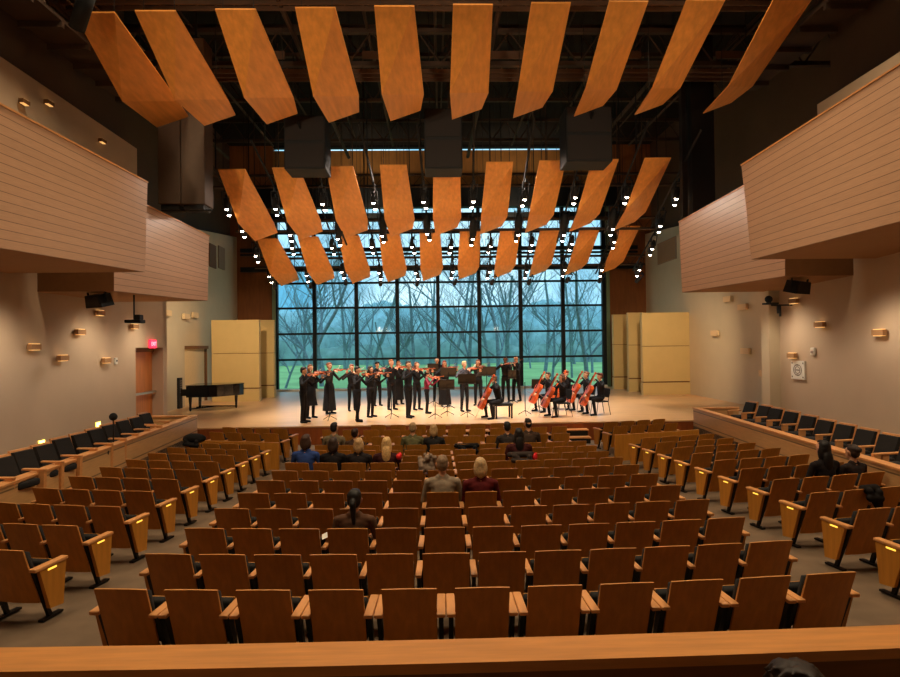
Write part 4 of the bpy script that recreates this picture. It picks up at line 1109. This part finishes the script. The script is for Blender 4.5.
mb = MB(); mb.prism(outline([(.52, .032), (1.06, .018)]), lambda u, v, w: (u, v, w), .16, .172); mb.prism(outline([(.05, .035), (.24, .02)]), lambda u, v, w: (u, v, w), .15, .16); c_fb = fix_normals(mb.mesh('fingerboard', m_black))
mb = MB(); mb.prism(outline([(.72, .022), (1.10, .018)]), lambda u, v, w: (u, v, w), .11, .158); mb.sphere((0, 1.17, .12), (.025, .04, .045), 8, 6); mb.tube([(0, 1.08, .13), (0, 1.16, .125)], .02, 6); mb.tube([(-.07, 1.10, .13), (.07, 1.10, .13)], .009, 5); c_neck = fix_normals(mb.mesh('neck', m_cello))
mb = MB(); mb.box(-.045, .045, .29, .298, .125, .20); c_br = mb.mesh('bridge', m_bow)
mb = MB(); mb.tube([(0, 0, .06), (0, -.32, .06)], .006, 6); c_pin = mb.mesh('endpin', m_steel)
mb = MB(); mb.tube([(0, -.06, 0), (0, .3, -.006), (0, .66, .01)], [.006, .005, .004], 6); mb.box(-.005, .005, .65, .66, -.015, .01); bow_st = mb.mesh('stick', m_bow)
mb = MB(); mb.box(-.005, .005, 0, .652, -.016, -.013); bow_h = mb.mesh('hair_ribbon', m_bowhair)
mb = MB(); mb.box(-.007, .007, -.03, .02, -.02, -.004); bow_f = mb.mesh('frog', m_black)
def make_instr(kind, mt, who, s):
    w = who.split(' playing')[0].split(' with ')[0]
    o = thing(kind, ('orange brown %s held by ' % kind if kind == 'violin' else 'glossy red orange cello of ') + w, kind, mtx=mt, group=kind+'s on stage')
    if kind == 'violin':
        for n_, m_ in (('body', v_body), ('fingerboard', v_fb), ('bridge', v_br)): link(n_, m_, o)
        nk = link('neck', v_neck, o)
    else:
        for n_, m_ in (('body', c_body), ('fingerboard', c_fb), ('neck', c_neck), ('bridge', c_br), ('endpin', c_pin)): link(n_, m_, o)
def make_bow(kind, mt, who):
    w = who.split(' playing')[0].split(' with ')[0]
    o = thing(kind+'_bow', 'slim wooden bow of ' + w, 'bow', mtx=mt, group='bows of the musicians')
    for n_, m_ in (('stick', bow_st), ('hair_ribbon', bow_h), ('frog', bow_f)): link(n_, m_, o)

BLK = (26, 24, 26); CHAR = (52, 48, 48)
def musician(u, vf, vt, rz, pose, label, **k):
    p = UZ(u, vf, STAGE_Z)
    hh = U(u, vt, p.y).z-STAGE_Z
    hh = min(max(hh, 1.35), 1.92)
    k.setdefault('top', BLK); k.setdefault('bottom', (22, 20, 22)); k.setdefault('group', 'musicians on stage')
    return person(label, p, math.radians(rz), hh, pose, **k)
DK = (38, 26, 20)
musician(303.5, 422.8, 367, -100, 'violin', 'man in black at far left stage edge playing violin', hair=DK, hy=.2, bottom=(30, 28, 30))
musician(310.5, 418.3, 364.5, -130, 'violin', 'woman in black knee skirt second from left playing violin', hair=(120, 72, 40), style='bob', skirt=(.42, .25), bottom=(24, 22, 24))
musician(329.5, 414, 362.5, -125, 'violin', 'woman in long black skirt third from left playing violin', hair=(120, 64, 34), style='bun', skirt=(.12, .25), top=(44, 40, 38))
musician(352, 411, 364.5, -150, 'violin', 'man with reddish hair in black behind the belted man playing violin', hair=(150, 84, 60), style='short')
musician(357.5, 421.8, 366.5, -110, 'violin', 'belted man in black shirt at front stage edge playing violin', hair=DK, top=(34, 32, 34), bottom=(30, 28, 30), stance=.12)
musician(370.5, 417.3, 366, -120, 'violin', 'woman with dark hair right of the belted man playing violin', hair=DK, style='long', bottom=BLK)
musician(377.5, 406, 362, -150, 'violin', 'man with black hair in the back row playing violin', hair=(24, 18, 16), style='tousled')
musician(391.5, 410, 359.5, -140, 'violin', 'tall woman with ginger hair in black playing violin', hair=(150, 86, 44), style='bun')
musician(399, 404.5, 361, -150, 'violin', 'woman with light brown hair in back row playing violin', hair=(160, 96, 52), style='bob', skirt=(.2, .22))
musician(408.5, 417.8, 361, -125, 'violin', 'tall man in black at stage front left of the boy playing violin', hair=(50, 34, 26), bottom=(30, 28, 30), stance=.1)
musician(417, 410, 362, -140, 'violin', 'woman in black behind the tall man playing violin', hair=(110, 66, 40), style='bob')
musician(427, 413.6, 371.5, -95, 'violin', 'boy in burgundy shirt with black trousers playing violin', hair=(30, 22, 20), top=(120, 34, 52), style='tousled', hp=-.1)
musician(437.5, 401, 357.5, 180, 'stand', 'dark haired person in black standing behind the burgundy boy', hair=(34, 26, 22), style='bun')
musician(445, 406.5, 360.5, -165, 'violin', 'woman in long black dress behind the centre music stands playing violin', hair=(140, 50, 34), style='long', skirt=(.08, .26))
musician(464.5, 411.5, 361, -150, 'violin', 'blond man in grey shirt behind a music stand playing violin', hair=(205, 170, 120), top=(70, 68, 76), bottom=(32, 30, 32))
musician(478.5, 405.5, 359.5, 165, 'violin', 'woman with auburn hair in black right of the grey shirted man playing violin', hair=(130, 60, 36), style='long')
musician(506, 402.3, 356.5, 160, 'violin', 'tall dark skinned man in black right of centre playing violin', skn=(120, 70, 48), hair=(28, 20, 18))
musician(517, 401.3, 355.6, 130, 'violin', 'man in black at right end of the standing row playing violin', hair=(34, 24, 20), stance=.1)
def cellist(u, vf, rz, label, vt=None, chair=True, **k):
    p = UZ(u, vf, STAGE_Z); k.setdefault('top', BLK); k.setdefault('bottom', (24, 22, 24)); k.setdefault('group', 'musicians on stage')
    person(label, p, math.radians(rz), k.pop('H', 1.78), 'cello', **k)
    return p
p = UZ(503.0, 418, STAGE_Z); person('seated cellist in black on the piano bench playing cello', Vector((p.x-.12, p.y, STAGE_Z)), math.radians(108), 1.78, 'cello', BLK, (30, 28, 30), hair=(90, 52, 32), group='musicians on stage', lean=.25)
for (u, vf, rz, lab, kw) in (
    (548.5, 411.5, 112, 'seated cellist with dark hair at left of the cello group', dict(hair=(36, 24, 20))),
    (562.5, 416.5, 104, 'seated cellist in front of the cello group on near chair', dict(hair=(96, 60, 40), style='bob')),
    (566.5, 408.5, 140, 'seated cellist with brown hair at the back of the cello group', dict(hair=(110, 58, 36), style='tousled')),
    (586.5, 411, 108, 'seated cellist second from right in the cello group', dict(hair=(130, 80, 48), style='bun')),
    (600.5, 414.5, 104, 'seated cellist at the right end of the cello group', dict(hair=(100, 50, 34), style='tousled'))):
    p = cellist(u, vf, rz, lab+' playing cello', **kw)
    stage_chair(p+Vector((0, 0, 0)), math.radians(rz), 'black metal chair under ' + lab)

# audience -----------------------------------------------------------------
def sitter(row, arc, label, vt=None, dz=0, rz=0, **k):
    r = RAD[row-1]; pos, th = ring(r, arc)
    d = Vector((-math.sin(th), math.cos(th), 0))
    k.setdefault('bottom', (40, 36, 40)); k.setdefault('group', 'listeners in the seats')
    H = k.pop('H', 1.72)
    return person(label, pos+d*.30+Vector((0, 0, dz)), th+rz, H, 'seat', **k)
ca = lambda j, n=12: (j-(n-1)/2)*P
sitter(3, ca(3)+.03, 'woman with dark ponytail and brown off shoulder sweater', H=1.62, top=(98, 68, 50), hair=(22, 15, 13), style='ponytail', skn=(170, 112, 80))
sitter(5, ca(5), 'grey haired man in a light grey shirt', top=(150, 132, 112), hair=(126, 100, 76), H=1.76)
sitter(5, ca(6)+.02, 'blonde woman in dark red sweater beside the grey shirted man', top=(92, 26, 26), hair=(190, 156, 112), style='bob', H=1.70)
sitter(8, ca(0)+.08, 'person with brown hair in a blue shirt at the left aisle', top=(44, 66, 124), hair=(58, 36, 26), style='bob', H=1.80)
sitter(8, ca(1)+.08, 'dark haired person in black next to the blue shirt', top=(26, 22, 24), hair=(52, 36, 28), style='bob', H=1.72)
sitter(8, ca(2)+.04, 'woman with ash blonde hair in dark jacket', top=(34, 28, 30), hair=(176, 140, 96), style='bob', H=1.70)
sitter(8, ca(3)+.04, 'woman with wavy blonde hair in dark maroon', top=(58, 26, 28), hair=(206, 166, 110), style='long', H=1.72)
sitter(11, ca(0)+.15, 'dark haired man in olive grey shirt near the front left', top=(112, 98, 76), hair=(26, 19, 17), H=1.80)
sitter(11, ca(1)+.12, 'dark haired woman in brown beside the olive shirted man', top=(72, 52, 40), hair=(50, 32, 24), style='bun', H=1.60)
sitter(11, ca(4)-.1, 'grey haired man in green shirt near the front', top=(96, 92, 62), hair=(150, 120, 86), H=1.78)
sitter(11, ca(5)-.14, 'fair haired person in black jacket beside the green shirted man', top=(34, 32, 32), hair=(176, 140, 96), style='bob', H=1.72)
sitter(11, ca(8), 'dark haired man in grey jacket right of the front centre', top=(52, 44, 42), hair=(22, 16, 14), H=1.76)
sitter(11, ca(9)-.03, 'dark haired man in brown jacket at front right of centre', top=(66, 50, 40), hair=(20, 14, 12), H=1.86)
sitter(9, ca(8)+.02, 'woman with dark hair in burgundy with a coat behind her', top=(66, 26, 26), hair=(22, 15, 13), style='long', H=1.78)
sitter(5, AR[5]+2*.515-.1, 'woman with long dark hair in the right block', top=(28, 22, 22), hair=(20, 14, 13), style='long', H=1.80)
sitter(5, AR[5]+3*.515-.06, 'brown haired person beside the long haired woman on the right', top=(40, 30, 28), hair=(44, 29, 22), style='bun', H=1.66)
# head right in front of the camera rail
p = U(758, 690, 2.5)
person('dark haired person sitting just behind the foreground rail', Vector((p.x, 2.22, .36)), 0, 1.80, 'seat', seat_z=.55, top=(40, 36, 38), bottom=(36, 34, 38), hair=(40, 27, 22), style='mop', group='listeners in the seats')

# coats and small things ------------------------------------------------------
def coat(row, arc, label, c, z=.80, w=.22, furry=False, extra=None):
    pos, th = ring(RAD[row-1], arc); b = []
    mt = Matrix.Translation(pos) @ Matrix.Rotation(th, 4, 'Z')
    o = thing('coat', label, 'coat', pos, th, 'coats on the seats')
    pr = [((-w*.8, .03, z-.06), (w*.8, .03, z-.06), .055, .055), ((-w*.6, -.05, z-.16), (w*.7, -.05, z-.18), .05, .05), ((-w*.5, -.03, z-.08), (w*.5, -.04, z-.3), .05, .045), ((w*.6, -.04, z-.1), (w*.7, -.04, z-.42), .05, .03), ((-w*.2, .10, z-.1), (w*.3, .12, z-.1), .06, .06)]
    if furry:
        for q in range(26):
            a = R_.uniform(-w, w); pr.append(((a, R_.uniform(-.08, .08), z+R_.uniform(-.22, .06)), tuple([R_.uniform(.035, .06)]*3)))
    if extra: pr += extra
    blob('fabric', pr, cloth(c), o, .012)
    return o
coat(11, ca(6)+.08, 'black coat draped over a front seat', (18, 16, 17), z=.80, w=.3)
coat(8, ca(4)+.28, 'grey furry coat slung between two centre seats', (128, 108, 92), z=.85, w=.14, furry=True)
coat(9, ca(8)+.0, 'dark grey coat hung behind the burgundy woman', (54, 44, 40), z=.82, w=.27)
coat(11, -(AL[11]+3*.497), 'black coat heaped on the last seat of left block by the parapet', (20, 18, 18), z=.90, w=.26, extra=[((0, .1, .86), (.3, .16, .12))])
coat(4, AR[4]+2*.515-.32, 'dark coat bundle on a right block seat back', (24, 18, 17), z=.83, w=.13)
def lump(name, label, cat, p, r, m):
    o = thing(name, label, cat, p); blob('fabric', [((0, 0, 0), r), ((.02, .02, .03), tuple(x*.8 for x in r))], m, o, .008)
pos, th = ring(RAD[7], ca(3)+.28); lump('scarf', 'small bright red scarf on the shoulder of the wavy blonde woman', 'scarf', pos+Vector((.0, .22, .84)), (.05, .05, .06), m_red)
pos, th = ring(RAD[8], ca(8)+.27); lump('scarf', 'small red scarf beside the hung grey coat', 'scarf', pos+Vector((0, 0, .70)), (.05, .05, .08), m_red)
pos, th = ring(RAD[2], ca(2)+.42)
o = thing('concert_programme', 'white open programme sheet beside the ponytailed woman', 'programme', pos+Vector((-.08, .3, .60)), .2)
mb = MB(); mb.quad((-.14, -.08, 0), (0, -.1, .05), (0, .12, .05), (-.14, .1, 0)); mb.quad((0, -.1, .05), (.14, -.08, 0), (.14, .1, 0), (0, .12, .05)); mb.build('sheet', m_paper, o)
for j, (a, s_) in enumerate(((ca(6)+.5, 3),)): pass
for lab, ro, arc in (('small white card on the armrest beside the centre of first row', 1, .40),):
    pos, th = ring(RAD[ro-1], arc+.0); o = thing('seat_card', lab, 'card', pos+Vector((0, .28, .568)), th)
    mb = MB(); mb.box(-.02, .02, -.03, .03, 0, .004); mb.build('card', m_paper, o)

# ------------------------------------------------------------------ outdoors
mb = MB(); n = 30
for j in range(n+1):
    for i in range(n+1):
        x = -90+180*i/n; y = BACK_Y+.6+90*j/n
        mb.v.append((x, y, -.1+.9*max(0, (j-4)/n)+.1*math.sin(i*1.3+j)))
for j in range(n):
    for i in range(n): a = j*(n+1)+i; mb.f.append((a, a+1, a+n+2, a+n+1)); mb.m.append(0)
struct(mb.build('ground', m_grass, None, True), 'green lawn outside the window', 'lawn')
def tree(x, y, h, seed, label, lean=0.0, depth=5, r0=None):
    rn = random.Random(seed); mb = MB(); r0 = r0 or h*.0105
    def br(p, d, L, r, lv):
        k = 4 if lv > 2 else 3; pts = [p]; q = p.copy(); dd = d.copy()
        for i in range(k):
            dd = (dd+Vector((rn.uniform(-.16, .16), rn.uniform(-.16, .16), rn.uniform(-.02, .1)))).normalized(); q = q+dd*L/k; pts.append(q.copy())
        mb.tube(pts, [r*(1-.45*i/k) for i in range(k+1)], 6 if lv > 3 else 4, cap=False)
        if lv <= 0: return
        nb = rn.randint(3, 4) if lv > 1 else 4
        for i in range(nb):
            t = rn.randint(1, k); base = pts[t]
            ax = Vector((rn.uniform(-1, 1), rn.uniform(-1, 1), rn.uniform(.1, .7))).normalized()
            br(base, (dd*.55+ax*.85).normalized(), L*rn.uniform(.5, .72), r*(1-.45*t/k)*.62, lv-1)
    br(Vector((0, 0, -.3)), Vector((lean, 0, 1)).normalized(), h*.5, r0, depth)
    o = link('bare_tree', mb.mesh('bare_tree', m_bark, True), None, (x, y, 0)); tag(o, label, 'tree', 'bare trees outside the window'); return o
TL = [(300, 42, 17, .22, 'leaning bare tree behind the leftmost window bays'), (322, 46, 18, .0, 'upright bare tree behind the second window bay'), (372, 60, 20, .05, 'distant bare tree left of window centre'), (412, 52, 17, -.05, 'slim bare tree behind the fourth window bay'),
      (455, 66, 22, .05, 'distant bare tree near window centre'), (497, 46, 17, .12, 'forked bare tree just right of window centre'), (508, 54, 19, -.12, 'bare tree leaning left beyond the right bays'), (545, 62, 20, .1, 'distant bare tree behind the seventh bay'), (588, 40, 16, .02, 'pale trunked bare tree behind the last window bay'), (345, 74, 22, .0, 'far tall bare tree on the left of the lawn'), (430, 80, 24, .04, 'far bare tree beyond the lawn near centre'), (575, 78, 23, 0, 'far bare tree beyond the lawn on the right')]
TREES = []
for i, (u, Y, h, ln_, lab) in enumerate(TL):
    TREES.append(tree(U(u, 380, Y).x, Y, h, 20+i, lab, ln_, 5))
# more saplings standing across the lawn, copies of a few kinds
for i in range(16):
    u = 285+i*20.5; Y = 44+((i*37) % 30); src = TREES[i % len(TREES)]
    o = src.copy(); COL.objects.link(o); o.location = (U(u, 380, Y).x, Y, 0); k = .55+.25*((i*13) % 7)/7; o.scale = (k, k, k); o.rotation_euler = (0, 0, i*1.7)
    o['label'] = 'slender young bare tree in the lawn, %s from the left window edge' % ((ORD+['fifteenth', 'sixteenth'])[i]); o['group'] = 'young bare trees'
# woodland edge
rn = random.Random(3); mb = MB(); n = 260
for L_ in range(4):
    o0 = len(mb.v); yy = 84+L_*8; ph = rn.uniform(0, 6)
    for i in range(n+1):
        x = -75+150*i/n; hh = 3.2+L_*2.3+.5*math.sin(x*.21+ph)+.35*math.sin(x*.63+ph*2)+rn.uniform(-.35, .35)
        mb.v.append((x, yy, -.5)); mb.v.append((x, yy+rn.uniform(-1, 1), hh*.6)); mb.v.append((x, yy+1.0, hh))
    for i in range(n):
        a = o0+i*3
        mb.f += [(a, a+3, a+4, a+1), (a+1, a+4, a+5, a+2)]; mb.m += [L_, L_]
WD = [mat('woodland_%d' % q, c, .95, noise=.22, nscale=.9) for q, c in enumerate(((138, 168, 164), (156, 190, 194), (172, 208, 216), (184, 220, 230)))]  # farther rows paler: distance haze put into the colours
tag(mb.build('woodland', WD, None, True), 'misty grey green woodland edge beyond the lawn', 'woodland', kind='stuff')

# ------------------------------------------------------------------ light
w = bpy.data.worlds.new('sky'); SC.world = w; w.use_nodes = True; nt = w.node_tree
bg = nt.nodes['Background']; tc = nt.nodes.new('ShaderNodeTexCoord'); nz = nt.nodes.new('ShaderNodeTexNoise'); nz.inputs['Scale'].default_value = 5; nz.inputs['Detail'].default_value = 6
nt.links.new(tc.outputs['Generated'], nz.inputs['Vector'])
rp = nt.nodes.new('ShaderNodeValToRGB'); rp.color_ramp.elements[0].color = (.10, .36, .54, 1); rp.color_ramp.elements[1].color = (.62, .88, .98, 1)
rp.color_ramp.elements[0].position = .32; rp.color_ramp.elements[1].position = .68
nt.links.new(nz.outputs['Fac'], rp.inputs[0]); nt.links.new(rp.outputs[0], bg.inputs[0]); bg.inputs[1].default_value = 1.0

def lamp(kind, name, loc, power, col, target=None, size=.3, angle=60, blend=.6):
    l = bpy.data.lights.new(name, kind); l.energy = power; l.color = col
    o = bpy.data.objects.new(name, l); COL.objects.link(o); o.location = loc
    if kind == 'SPOT': l.spot_size = math.radians(angle); l.spot_blend = blend; l.shadow_soft_size = size
    elif kind == 'POINT': l.shadow_soft_size = size
    elif kind == 'AREA': l.size = size
    if target is not None:
        d = Vector(target)-Vector(loc); o.rotation_euler = d.to_track_quat('-Z', 'Y').to_euler()
    return o
WARM = (1, .78, .50); STW = (1, .90, .76)
ii = 0
for key, p in SPOTS:
    ii += 1
    if key in 'AC' and ii % 2 == 0: lamp('SPOT', 'stage_lamp', (p.x, p.y-.1, p.z-.12), 620, STW, (p.x*.75, p.y+2.5+(0 if key == 'A' else -3), STAGE_Z), .06, 62, .8)
    if key in 'BD' and ii % 3 == 0: lamp('SPOT', 'stage_lamp', (p.x, p.y-.1, p.z-.12), 480, STW, (p.x*.7, p.y, STAGE_Z), .06, 75, .8)
# house lights high up over the seats
for x in (-5.5, 0, 5.5):
    for y in (5.5, 11):
        lamp('SPOT', 'house_lamp', (x+AX, y, 12.6), 820, WARM, (x+AX, y+.5, 0), .8, 110, .6)
# wall washers below the balconies
for s in (-1, 1):
    for y in (8.5, 12, 15.5, 18):
        lamp('SPOT', 'wall_washer', (wallA(y, s)-1.1*s, y, 4.0), 70, (1, .82, .60), (wallA(y, s)-.1*s, y, .5), .3, 140, .9)
    lamp('SPOT', 'balcony_fill', (AX+s*1.0, 19, 8.4), 1500, (1, .84, .70), (AX+s*6.6, 15.0, 5.2), .5, 42, 1.0)  # added spot, no visible fixture, brightens the far balcony box
    lamp('SPOT', 'balcony_fill', (AX-s*4.5, 11, 12.4), 430, (1, .80, .58), (AX+s*6.4, 10.5, 5.4), .8, 50, 1.0)  # second added spot, lifts the near balcony front
    lamp('SPOT', 'shell_fill', (AX+s*7.4, 20.2, 6.2), 850, WARM, (AX+s*9.6, 26.5, 1.9), .2, 72, .9)  # added lamp without a fixture, brightens stage wing walls and towers
for s in (-1, 1):
    lamp('SPOT', 'reflector_fill', (AX+s*6.2, 1.8, 4.6), 1500, (1, .80, .55), (AX+s*1.5, 19, 7.6), .3, 50, .9)  # added out of view to make the ceiling reflectors brighter
    lamp('SPOT', 'band_fill', (AX+s*4, 29.5, 9.2), 260, WARM, (AX+s*4, 33, 12.6), .2, 100, .9)  # added fill that lifts the tan band over the window
lamp('SPOT', 'reflector_fill', (AX-5.6, -1.5, 4.8), 480, (1, .78, .52), (AX, 13, 9.2), .3, 75, .9)  # extra lamp added behind the camera to shade the front reflector folds
SC.view_settings.view_transform = 'Standard'
SC.view_settings.look = 'None'
SC.view_settings.exposure = .75
SC.cycles.use_denoising = True
SC.cycles.max_bounces = 8; SC.cycles.diffuse_bounces = 3; SC.cycles.sample_clamp_indirect = 6
